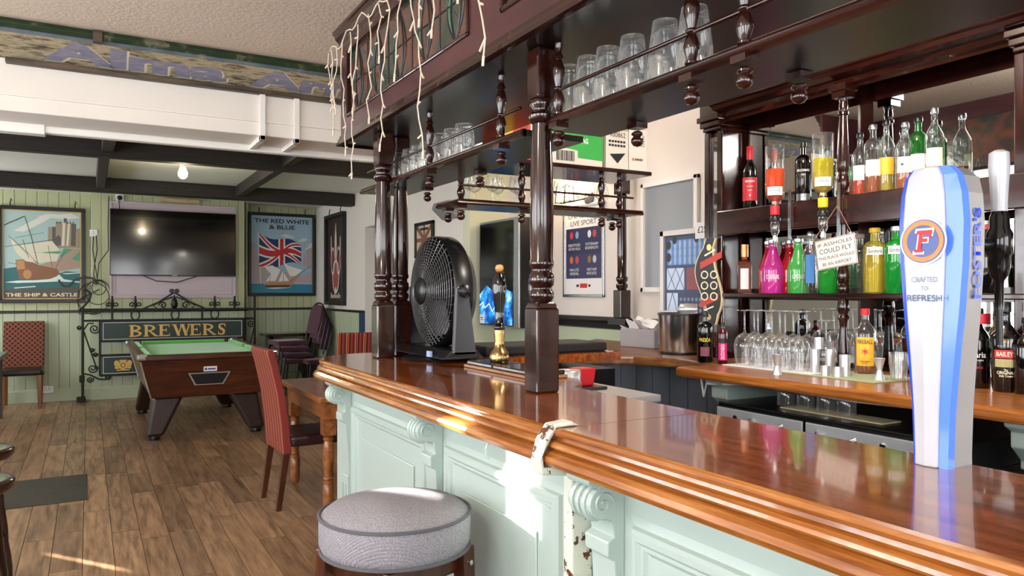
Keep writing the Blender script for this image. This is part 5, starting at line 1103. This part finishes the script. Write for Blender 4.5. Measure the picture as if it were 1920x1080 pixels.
bottle('dark rum-coffee liqueur bottle with red neck left of the cream liqueur', 2.93, Yat(1834, 2.93), BC+.0005, .30, .040, 'wine', mblk, m_blk, labels=((.80, .93, 3.1, m_lred),), texts=(('Maria', .42, .05, .022, m_wht), ('COLD BREW', .35, .036, .006, m_wht), ('COFFEE', .26, .03, .008, m_lred)))
bottle('dark cream liqueur bottle with red arched label at the right', 2.90, Yat(1886, 2.90), BC+.0005, .325, .050, 'liqueur', mblk, m_blk, labels=((.38, .47, .75, m_lred), (.28, .37, .7, mat('label_scene', '#a39a6a', .5))), texts=(('BAILEYS', .425, .058, .016, m_cream), ('The', .25, .012, .007, m_cream), ('ORIGINAL', .22, .055, .011, m_cream), ('Irish Cream', .185, .04, .008, m_cream), ('℔', .55, .022, .026, m_brass)), caph=.1)
bottle('dark bottle cut by the right edge beside the cream liqueur', 2.90, Yat(1927, 2.90), BC+.0005, .27, .045, 'spirit', mblk, m_blk)
# steel measures
def jigger(label, x, y, z, h=.09):
    t = T('jigger', label, 'measure', 'hourglass steel jiggers')
    MB().lathe([(.021, 0), (.0205, .004), (.010, h*.42), (.010, h*.46), (.0215, h), (.0195, h), (.009, h*.48), (0, h*.47)], 20, cap=False).build('cup', m_steel, t); place(t, (x, y, z))
jigger('hourglass steel jigger standing left of the measure stack', 2.62, Yat(1457, 2.62), BC+.0005, .088)
jigger('hourglass steel jigger standing right of the whisky bottle', 2.80, Yat(1649, 2.80), BC+.0045, .088)
def cup(label, x, y, z, h, r):
    t = T('thimble_measure', label, 'measure', 'steel thimble measures'); MB().lathe([(r, 0), (r, h), (r*.94, h), (r*.94, .003), (0, .003)], 20).build('cup', m_steel, t); place(t, (x, y, z))
cz = BC+.0045
cup('tall steel measure at the left of the stack', 2.80, Yat(1528, 2.80), cz, .105, .020)
cup('tall steel measure in the middle of the stack', 2.84, Yat(1556, 2.84), cz, .105, .020)
cup('tall steel measure at the right of the stack', 2.80, Yat(1584, 2.80), cz, .09, .022)
cup('steel measure balanced on top of the stack', 2.81, Yat(1535, 2.81), cz+.106, .05, .020)
cup('short steel measure in front, left of its pair', 2.74, Yat(1547, 2.74), cz, .042, .018)
cup('short steel measure in front, right of its pair', 2.74, Yat(1570, 2.74), cz, .042, .018)
o = MB().box(2.70, 3.0, 1.88, 2.33, BC+.0005, BC+.0042).build('bar_runner', mat('green_runner', '#a8b08c', .7, var=.1), bevel=.001); tag(o, 'pale green patterned bar runner under the steel measures', 'mat')
t = T('cup_stack', 'stack of clear plastic cups on the runner beside the font', 'cups', 'plastic cups')
for i in range(7): MB().lathe([(.030, i*.007), (.032, i*.007+.03), (.037, i*.007+.07), (.039, i*.007+.071)], 22, cap=False).build('plastic_cup', m_glass, t)
place(t, (2.86, Yat(1685, 2.86), BC+.0045))
# hanging joke sign
t = T('joke_sign', 'small white metal joke sign hung on string below the optics', 'sign')
SX_ = 2.82; c4_ = [Vector((SX_, Yat(px, SX_), 0)) for px in (1523, 1597, 1610, 1534)]
za = [1.4+(YH-y)*(math.sin(AZ)*SX_+math.cos(AZ)*v.y)/FPX for y, v in zip((455, 437, 490, 508), c4_)]
A_, B_, C_, D_ = [Vector((v.x, v.y, z)) for v, z in zip(c4_, za)]
u_ = (B_-A_); v_ = (A_-D_); wd_, hd_ = u_.length, v_.length; F = frame(D_, u_, v_-u_*(v_.dot(u_)/u_.length_squared))
b = MB(); b.M = F; b.box(0, wd_, 0, hd_, -.002, 0); b.build('plate', mat('off_white_enamel', '#ddd3cb', .5, var=.05), t, bevel=.002)
art('rust_edge', F, [rect(.002, .002, wd_-.002, .0045), rect(.002, hd_-.0045, wd_-.002, hd_-.002), rect(.002, .002, .0045, hd_-.002), rect(wd_-.0045, .002, wd_-.002, hd_-.002)], mat('rusty_edge', '#7a5a4a', .7), t, .0006)
for s_, fy, fw, fh in (('IF ASSHOLES', .82, .86, .12), ('COULD FLY', .60, .80, .16), ('THIS PLACE WOULD', .37, .90, .10), ('BE AN AIRPORT', .16, .72, .11)): text('lettering', s_, F, wd_*.5, hd_*fy, wd_*fw, hd_*fh, m_ink, t, lift=.001)
pk = Vector((2.89, Yat(1570, 2.89), 1.785))
for q in (A_, B_): MB().tube([q, pk], .0013, 5).build('string', mat('brown_string', '#9a6a52', .8), t)
place(t, tuple(D_), 0, True)
# bottle cooler under the back counter
fr = T('bottle_cooler', 'black two-door bottle cooler with steel rails under the back counter', 'cooler')
MB().box(2.53, 3.08, 1.42, 2.545, .0, .80).build('cabinet', m_blk, fr); MB().box(2.52, 3.08, 1.42, 2.545, .80, .90).build('top', m_blk, fr, bevel=.006)
for y0, y1, sg in ((2.06, 2.53, 1), (1.44, 2.045, -1)):
    d = MB().box(2.505, 2.53, y0, y1, .08, .885).build('door', mat('cooler_door', '#14161a', .15), fr, bevel=.004)
    MB().box(2.498, 2.506, y0, y1, .79, .88).build('steel_rail', mat('satin_silver_rail', '#bcc3cb', .3, .3), d, bevel=.003)
    yc = (y0+y1)/2-.05*sg if sg > 0 else y1-.14
    MB().tube([(2.50, yc+.085, .845), (2.475, yc+.07, .838), (2.47, yc, .834), (2.475, yc-.07, .838), (2.50, yc-.085, .845)], [.012, .008, .006, .008, .012], 8).build('handle', m_silver, d)
    MB().lathe([(.012, 0), (.012, .008), (.006, .01)], 14).build('lock', m_chrome, d).matrix_local = Matrix.Translation((2.50, yc+(.17 if sg > 0 else -.2), .845)) @ Matrix.Rotation(-math.pi/2, 4, 'Y')
FQ = frame((2.504, 1.70, .73), (0, -1, 0), (0, 0, 1)); art('maker_sticker', FQ, [rect(0, 0, .10, .045)], m_wht, fr, .001); art('maker_mark', FQ, [rect(.015+.012*i, .012, .022+.012*i, .03) for i in range(6)], m_ink, fr, .002)
place(fr, (2.8, 2, 0), 0, True)
o = MB().box(2.60, 2.72, 1.78, 2.26, .9005, .906).build('tumbler_tray', mat('cream_board', '#cfc2a0', .6), bevel=.002); tag(o, 'thin cream board holding four shot tumblers on the cooler', 'tray')
for i, px in enumerate((1474, 1511, 1549, 1587)): pint('%s shot tumbler from the left on the cooler tray' % ORD[i], 2.65, Yat(px, 2.65), .9065, .072, .037, .033, 'shot tumblers on the cooler tray', 'shot_tumbler')
# ice bucket, scoop, napkins
t = T('ice_bucket', 'large brushed steel ice bucket on the wavy counter', 'bucket')
MB().lathe([(.118, .012), (.124, .03), (.132, .225), (.134, .232), (.128, .232), (.12, .1)], 40).build('pail', mat('polished_pail', '#d6d6d9', .2, 1), t); MB().lathe([(.112, 0), (.12, .004), (.12, .014)], 36).build('base_ring', m_blk, t); MB().tube([(.133*math.cos(a), .133*math.sin(a), .232) for a in [i*math.pi/20 for i in range(40)]], .004, 6, True).build('rim', m_blk, t)
place(t, (3.03, 3.36, BC+.0005))
t = T('ice_scoop', 'steel ice scoop lying across the bucket', 'scoop')
MB().tube([(-.13, .0, .245), (-.02, 0, .247)], .007, 10).build('handle', m_steel, t); MB().lathe([(.001, 0), (.03, .02), (.036, .05), (.03, .12)], 16, cap=False).build('bowl', m_steel, t).matrix_local = Matrix.Translation((-.02, 0, .26)) @ Matrix.Rotation(math.pi/2, 4, 'Y')
place(t, (3.03, 3.36, BC+.0005), math.radians(-50))
t = T('napkin_holder', 'clear napkin box with crumpled white napkins on the wavy counter', 'napkin holder')
MB().box(-.09, .09, -.15, .15, 0, .12).build('box', gm('frosted', '#e8e4e8', .45, '#cfc9d0'), t, bevel=.006)
b = MB(); rn = random.Random(5)
for k in range(5):
    g = [[(-.08+.16*i/5+rn.uniform(-.01, .01), -.13+.05*k+.10*j/3, .10+.07*math.sin((i+k)*.8)*(.5+.5*rn.random())+.03*j/3+.02) for j in range(4)] for i in range(6)]
    b._add([p for r_ in g for p in r_], [(i*4+j, i*4+j+1, (i+1)*4+j+1, (i+1)*4+j) for i in range(5) for j in range(3)], True)
b.build('napkins', m_paper, t, sub=1)
place(t, (3.20, 3.88, BC+.0005), math.radians(8))
# football collage frame, price card, wavy shot paddle
t = T('photo_collage', 'silver framed football team photo collage behind the ice bucket', 'picture')
y0, y1, z0, z1 = 3.40, 3.84, 1.0405, 1.80; xx = 3.30
for q in ((y0, y1, z0, z0+.035), (y0, y1, z1-.035, z1), (y0, y0+.035, z0, z1), (y1-.035, y1, z0, z1)): MB().box(xx-.02, xx+.018, *q).build('frame_side', mat('pale_silver_frame', '#c9c2c0', .35, .3), t, bevel=.003)
MB().box(xx, xx+.01, y0+.03, y1-.03, z0+.03, z1-.03).build('backing', mat('collage_dark', '#3a4a6a', .4), t)
F = frame((xx, y1-.035, z0+.035+.17), (0, -1, 0), (0, 0, 1)); rn = random.Random(9)
art('blue_group', F, [rect(.02, .33, .35, .49)], mat('collage_blue', '#5a86c4', .4, var=.3), t, .001)
art('team_rows', F, [disc(.05+.045*i, .36+.05*j, .012, .03) for i in range(7) for j in range(3)], mat('collage_skin', '#9fb0cc', .4), t, .0016)
art('portrait_ovals', F, [disc(.035, .46-.08*k, .022, .03) for k in range(2)]+[disc(.09+.2*k, .49, .02, .026) for k in range(2)], mat('collage_black', '#23262e', .4), t, .002)
art('red_white_group', F, [rect(.20, .17, .36, .31)], mat('collage_red', '#8f4a52', .4, var=.35), t, .001)
art('sky_photo', F, [rect(.015, .17, .18, .31), rect(.015, .02, .12, .15)], mat('collage_sky', '#b9cbe6', .3), t, .001)
art('lattice_lines', F, stroke([(.02, .17), (.1, .31), (.18, .17)], .004)+stroke([(.02, .31), (.1, .17), (.18, .31)], .004)+stroke([(.02, .02), (.07, .15), (.12, .02)], .004), m_ink, t, .002)
art('badges', F, [disc(.15+.035*i, .04+.035*j, .012) for i in range(6) for j in range(3)], mat('collage_badges', '#7d8aa8', .4, var=.4), t, .002)
place(t, (xx, 3.6, z0), 0, True)
t = T('price_card', 'white handwritten price card tucked on the collage frame', 'card')
MB().box(xx-.026, xx-.024, 3.38, 3.50, 1.73, 1.83).build('card', m_paper, t); text('lettering', '£25', frame((xx-.026, 3.44, 1.785), (0, -1, 0), (0, 0, 1)), 0, 0, .075, .04, m_ink, t); place(t, (xx, 3.44, 1.73), 0, True)
t = T('shot_paddle', 'wavy black and red shot paddle with six holes on the back bar', 'paddle')
N_ = 26; ctr = lambda q: .028*math.sin(q*math.pi*2+.4); hw = lambda q: .035+.042*math.sin(max(0, min(1, (q-.12)/.76))*math.pi)**.8
L_ = [(ctr(i/N_)-hw(i/N_), .52*i/N_) for i in range(N_+1)]; R2 = [(ctr(i/N_)+hw(i/N_), .52*i/N_) for i in range(N_+1)]
PF = frame((2.935, 3.03, 1.225), (.28, -.96, 0), (0, 0, 1)) @ Matrix.Scale(.9, 4)
b = MB(); b.M = PF; b.prism(L_+R2[::-1], -.018, 0, 'z'); b.build('board', mat('pale_plywood', '#d9c79c', .5), t)
art('black_print', PF, [[(x+.006, y) for x, y in L_]+[(x-.008, y) for x, y in R2[::-1]]], mat('paddle_black', '#1b1719', .4), t, .0008)
for p_ in ([(-.06, .335), (.085, .40), (.085, .44), (-.06, .375)], [(-.055, .10), (.06, .15), (.065, .19), (-.06, .14)]): art('red_band', PF, [p_], mat('paddle_red', '#b5301f', .4), t, .0014)
art('white_band_text', PF, stroke([(-.03, .415), (.04, .45)], .010)+stroke([(-.03, .085), (.03, .11)], .008), m_cream, t, .0014)
for ux in (-.03, .032):
    for vy in (.17, .235, .30):
        art('cup_hole_rim', PF, ring(ux, vy, .018, .025, n=20), m_cream, t, .002); art('cup_hole', PF, [disc(ux, vy, .018)], mat('hole_shadow', '#3a2f2a', .6), t, .0018)
for p_ in (disc(.0, .465, .016, .02), disc(.0, .045, .014, .018)): art('badge', PF, [p_], m_brass, t, .0015)
place(t, (2.935, 3.055, 1.225), 0, True)
# ---------------------------------------------------------------- wall behind the bar
t = T('sports_poster', 'clip-framed navy football fixtures poster on the cream wall', 'poster')
y0, y1, z0, z1 = 4.65, 5.22, 1.36, 2.10; xx = XR
for q in ((y0, y1, z0, z0+.025), (y0, y1, z1-.025, z1), (y0, y0+.025, z0, z1), (y1-.025, y1, z0, z1)): MB().box(xx-.018, xx-.001, *q).build('frame_side', m_silver, t, bevel=.004)
MB().box(xx-.008, xx-.002, y0+.02, y1-.02, z0+.02, z1-.02).build('sheet', m_paper, t)
F = frame((xx-.008, y1, z0), (0, -1, 0), (0, 0, 1)); W_ = y1-y0
art('navy_block', F, [rect(.04, .15, .53, .555)], m_navy, t, .001); art('lower_block', F, [rect(.04, .15, .53, .345)], mat('navy_print_worn', '#34325a', .5), t, .0014)
text('lettering', 'UNMISSABLE', F, W_/2, .655, .42, .04, m_ink, t, lift=.001); text('lettering', 'LIVE SPORT', F, W_/2, .595, .36, .04, m_ink, t, lift=.001)
for cx_, cy_, a_, b_ in ((.16, .42, 'BRENTFORD', 'ASTON VILLA'), (.40, .42, 'TOTTENHAM', 'BOURNEMOUTH'), (.16, .22, 'MAN UTD', 'ARSENAL'), (.40, .22, 'WEST HAM', 'NEWCASTLE')):
    text('lettering', a_, F, cx_, cy_+.0, .17 if len(a_) > 8 else .13, .022, m_wht, t, lift=.002); text('lettering', b_, F, cx_, cy_-.03, .17 if len(b_) > 9 else .13, .022, m_wht, t, lift=.002)
for cx_, cy_, c_ in ((.12, .50, '#c8343c'), (.20, .50, '#7f9cc0'), (.37, .50, '#d8dce8'), (.44, .50, '#b83a3a'), (.12, .30, '#c9702c'), (.20, .30, '#c04040'), (.37, .30, '#8a6a3a'), (.44, .30, '#b9b9c4')): art('club_badge', F, [disc(cx_, cy_, .024, .03), ], mat('badge_'+c_[1:], c_, .5), t, .002)
art('sponsor_mark', F, [rect(.24, .075, .34, .11)], m_red, t, .001); art('sponsor_ends', F, [rect(.19, .083, .225, .102), rect(.355, .083, .385, .102)], m_ink, t, .001)
place(t, (xx, 4.9, z0), 0, True)
t = T('service_hatch', 'grey glazed service hatch with white frame on the bar wall', 'hatch')
y0, y1, z0, z1 = 3.63, 4.20, 1.40, 2.165
for q in ((y0, y1, z0, z0+.035), (y0, y1, z1-.03, z1), (y0, y0+.035, z0, z1), (y1-.03, y1, z0, z1)): MB().box(XR-.03, XR-.001, *q).build('frame_side', m_trimw, t, bevel=.004)
MB().box(XR-.008, XR-.002, y0+.03, y1-.03, z0+.03, z1-.03).build('pane', mat('grey_hatch', '#8d9196', .25), t)
place(t, (XR, 3.9, z0), 0, True)
t = T('wall_lamp', 'warm wall lamp with wire cage bulbs above the football poster', 'lamp')
MB().lathe([(.06, 0), (.06, .012), (.03, .025)], 20).build('backplate', mat('grey_metal', '#6a6a6c', .4, .7), t).matrix_local = Matrix.Translation((XR, 4.86, 2.14)) @ Matrix.Rotation(-math.pi/2, 4, 'Y')
for yy in (5.10, 4.97):
    a_ = MB().tube([(XR-.02, 4.86, 2.14), (XR-.10, (4.86+yy)/2, 2.12), (XR-.12, yy, 2.12)], .006, 8).build('arm', m_iron, t)
    MB().lathe([(.012, 0), (.016, .02), (.03, .06), (.025, .09), (0, .10)], 14, (XR-.12, yy, 2.13)).build('bulb', MATS['warm_bulb'], t)
    cg = MB()
    for k in range(6): an = k*math.pi/3; cg.tube([(XR-.12+.045*math.cos(an), yy+.045*math.sin(an), 2.12), (XR-.12+.035*math.cos(an), yy+.035*math.sin(an), 2.25)], .0025, 5)
    for zz, rr in ((2.12, .045), (2.25, .035)): cg.tube([(XR-.12+rr*math.cos(q*math.pi/8), yy+rr*math.sin(q*math.pi/8), zz) for q in range(16)], .0025, 5, True)
    cg.build('wire_cage', m_iron, t)
    l = bpy.data.lights.new('lamp_light', 'POINT'); l.energy = 5; l.shadow_soft_size = .03; l.color = (1, .72, .42); lo = bpy.data.objects.new('lamp_light', l); C.objects.link(lo); lo.parent = t; lo.location = (XR-.12, yy, 2.29)
place(t, (XR, 4.97, 2.1), 0, True)
# wall-mounted jukebox
t = T('jukebox', 'tall black wall-mounted touchscreen jukebox with blue lightning', 'jukebox')
y0, y1, z0, z1 = 5.40, 6.12, 1.10, 2.03; xx = 3.12
MB().box(xx, XR-.015, y0, y1, z0, z1).build('cabinet', mat('jukebox_black', '#141210', .35), t, bevel=.006); MB().box(xx-.012, xx, y0, y1, z0, z1).build('silver_bezel', m_silver, t, bevel=.004)
MB().box(xx-.016, xx-.010, y0+.09, y1-.012, z0+.012, z1-.02).build('screen', mat('jukebox_screen', '#0a0908', .08, coat=.4), t)
n = NT('lightning_screen'); f = n.noise(n.coord('World'), 7, 5, .6); col = n.ramp(f, [(.35, '#06142e'), (.5, '#0f58b0'), (.6, '#3aa8f0'), (.7, '#c8ecff')]); n.l(col, n.b.inputs['Base Color']); n.l(col, n.b.inputs['Emission Color']); n.b.inputs['Emission Strength'].default_value = .6; n.b.inputs['Roughness'].default_value = .15
F = frame((xx-.016, y1, z0), (0, -1, 0), (0, 0, 1)); art('blue_screen', F, [[(.015, .02), (.62, .02), (.62, .30), (.45, .34), (.30, .30), (.15, .36), (.015, .28)]], n.m, t, .001)
art('lightning', F, stroke([(.015, .18), (.08, .21), (.12, .16), (.2, .2), (.26, .13), (.34, .2)], .008), mat('lightning_white', '#dff3ff', .3, emit='#cfeaff', es=1), t, .002)
art('white_sticker', F, [rect(.02, .02, .11, .10)], m_paper, t, .002); art('sticker_marks', F, [rect(.035, .05, .09, .055), rect(.035, .065, .08, .075)], m_ink, t, .003)
place(t, (xx, 5.8, z0), 0, True)
t = T('flag_picture', 'small black framed flag picture on the white wall above the fan', 'picture')
y0, y1, z0, z1 = 7.0, 7.48, 1.76, 2.13; xx = WX
for q in ((y0, y1, z0, z0+.035), (y0, y1, z1-.035, z1), (y0, y0+.035, z0, z1), (y1-.035, y1, z0, z1)): MB().box(xx-.03, xx-.001, *q).build('frame_side', m_black, t, bevel=.003)
MB().box(xx-.015, xx-.005, y0+.03, y1-.03, z0+.03, z1-.03).build('sheet', mat('faded_cream', '#c9b7a4', .5), t)
F = frame((xx-.015, y1-.035, z0+.035), (0, -1, 0), (0, 0, 1))
art('brown_flag', F, stroke([(.0, .0), (.41, .30)], .05)+stroke([(.0, .30), (.41, .0)], .05)+[rect(.185, 0, .225, .30), rect(0, .13, .41, .17)], mat('faded_brown', '#7a4a38', .5), t, .001); art('title', F, [rect(.1, .25, .31, .275)], m_ink, t, .002)
place(t, (xx, 7.2, z0), 0, True)
o = MB().prism([(WX-.002, 2.10), (WX-.002, 2.26), (WX-.14, 2.26), (WX-.16, 2.2), (WX-.05, 2.10)][::-1], 6.38, 6.72, 'y').build('wall_speaker', mat('grey_speaker', '#8a8a8c', .5), bevel=.01); tag(o, 'small grey wall speaker under the rear glass shelf', 'speaker')
t = T('settle_back', 'dark brown wooden settle back behind the fan', 'bench')
MB().box(2.95, 3.0, 6.4, 7.0, .0, 1.33).build('panel', mat('dark_brown_panel', '#3a2c26', .45), t)
for q in ((6.36, 6.40, 0, 1.36), (7.0, 7.04, 0, 1.36), (6.36, 7.04, 1.32, 1.36)): MB().box(2.94, 3.01, *q).build('rail', m_mah, t, bevel=.004)
MB().box(2.55, 2.95, 6.38, 7.02, .42, .47).build('seat', m_mah, t); MB().box(2.57, 2.62, 6.40, 7.0, 0, .42).build('front_leg', m_mah, t)
place(t, (2.9, 6.7, 0), 0, True)
# boxes on the upper shelf
def carton(label, x0, x1, y0, y1, h, m, deco, z=2.0205):
    t = T('cardboard_box', label, 'box', 'cardboard boxes above the bar'); MB().box(x0, x1, y0, y1, z, z+h).build('carton', m, t, bevel=.003)
    deco(t, frame((x0, y0-.0005, z), (1, 0, 0), (0, 0, 1)), x1-x0, h); place(t, ((x0+x1)/2, (y0+y1)/2, z), 0, True)
m_grn = mat('carton_green', '#2f9a3f', .55); m_cart = mat('carton_white', '#cfc6ba', .6); m_orc = mat('carton_orange_red', '#c4421f', .55)
carton('red and orange carton behind the spindle beside the post', 1.69, 1.84, 3.08, 3.3, .22, m_orc, lambda t, F, W_, h: (art('yellow_side', F, [rect(0, 0, .05, h)], m_yel, t, .001), text('lettering', 'READY', F, W_*.6, h*.75, W_*.6, .03, mat('dark_red_print', '#6a1a10', .5), t)))
carton('green and white crisps carton on the upper shelf', 1.945, 2.245, 3.06, 3.32, .165, m_cart, lambda t, F, W_, h: (art('green_print', F, [[(0, .09), (.15, .075), (.15, .04), (.30, .035), (.30, h), (0, h)]], m_grn, t, .001), text('lettering', 'GRAB BAG', F, .15, .125, .12, .025, m_wht, t, lift=.002, bold=.02), art('barcode', F, [rect(.025+.009*i, .02, .025+.009*i+(.004 if i % 3 else .006), .07) for i in range(12)], m_ink, t, .002), text('lettering', '42220', F, .035, .145, .04, .016, m_ink, t, lift=.002)))
carton('grey printed carton with black triangle at the shelf end', 2.26, 2.40, 3.05, 3.34, .20, m_cart, lambda t, F, W_, h: (art('triangle', F, [[(.02, .075), (.12, .085), (.07, .03)]], m_ink, t, .001), text('lettering', '900862', F, .07, .175, .10, .025, m_ink, t, lift=.001), art('small_print', F, [rect(.015+.018*i, zz, .029+.018*i, zz+.011) for i in range(6) for zz in (.115, .135)], m_ink, t, .001)))
carton('pale printed carton with small round mark at the shelf end', 2.405, 2.52, 3.05, 3.34, .215, mat('carton_cream', '#d9cfc2', .6), lambda t, F, W_, h: (art('maker_word', F, [rect(.038+.01*i, .055, .045+.01*i, .066) for i in range(5)], m_ink, t, .001), art('mark', F, [disc(.03, .155, .012), disc(.025, .06, .008)], mat('orange_print', '#c9683a', .5), t, .001), art('small_print', F, [rect(.05, .13+.012*i, .10, .135+.012*i) for i in range(5)], mat('grey_print', '#8a8480', .6), t, .001)))
# sink side behind the bar
t = T('sink_unit', 'steel sink unit with swan-neck tap behind the bar', 'sink')
MB().box(1.52, 1.98, 2.35, 2.95, .0, .96).build('cabinet', m_blk, t); MB().box(1.50, 2.0, 2.33, 2.97, .96, .99).build('worktop', m_steel, t, bevel=.005)
MB().tube([(1.74, 2.70, .99), (1.74, 2.70, 1.14)]+[(1.74-.03*(1-math.cos(a)), 2.70, 1.14+.03*math.sin(a)) for a in [math.pi*i/8 for i in range(1, 9)]]+[(1.68, 2.70, 1.10)], .0075, 10).build('swan_neck_tap', m_chrome, t)
MB().lathe([(.045, 0), (.05, .02), (.05, .09), (.045, .095), (0, .095)], 24, (1.70, 2.55, .99)).build('steel_pot', m_steel, t)
place(t, (1.75, 2.65, 0), 0, True)
t = T('straw_caddy', 'small red soft-drink caddy by the sink', 'caddy')
MB().frustum((0, 0, 0), (.07, .085), (0, -.005, .075), (.085, .09)).build('red_box', mat('cola_red', '#b51220', .3), t, bevel=.006); MB().box(-.07, .07, -.09, .09, -.012, 0).build('tray', m_blk, t)
text('lettering', 'Coca-Cola', frame((-.043, 0, .04), (0, -1, 0), (-.1, 0, 1)), 0, 0, .06, .016, m_wht, t, lift=.003)
place(t, (1.84, 2.66, 1.0025))
o = MB().lathe([(.15, 0), (.17, .02), (.19, .55), (.2, .56), (.2, .58), (.17, .6), (0, .62)], 28).build('waste_bin', m_blk); o.location = (2.35, 2.98, 0); tag(o, 'black bin with lid on the floor behind the bar', 'bin')

# small fittings under the back counter
t = T('wall_socket', 'white double socket in shadow under the back counter', 'socket', 'white wall sockets')
MB().box(-.006, .006, -.075, .075, -.045, .045).build('plate', m_wht, t, bevel=.003)
for k in (-.035, .035): MB().box(-.008, -.005, k-.012, k+.012, .005, .02).build('switch', m_paper, t)
place(t, (3.07, 2.5, .945))
o = MB().tube([(2.6, 2.74, .985), (2.58, 2.70, .90), (2.56, 2.66, .965), (2.60, 2.4, .985), (2.60, 1.9, .975), (2.62, 1.4, .985)], .005, 6).build('white_cable', m_wht); tag(o, 'white cable sagging beneath the back counter edge', 'cable')
t = T('leather_bag', 'brown leather pouch hanging beside the back counter bracket', 'bag')
MB().lathe([(0, 0), (.05, .005), (.065, .05), (.06, .12), (.035, .17), (.02, .19)], 20).build('pouch', mat('brown_leather', '#3d2018', .3), t); MB().tube([(0, .02, .18), (0, 0, .24), (0, -.02, .18)], .004, 6).build('strap', mat('brown_leather', '#3d2018', .3), t)
place(t, (2.42, 1.42, .78))
MB().tube([(.05, 0, .16), (.085, 0, .215)], .006, 6).build('hook', m_iron, t)
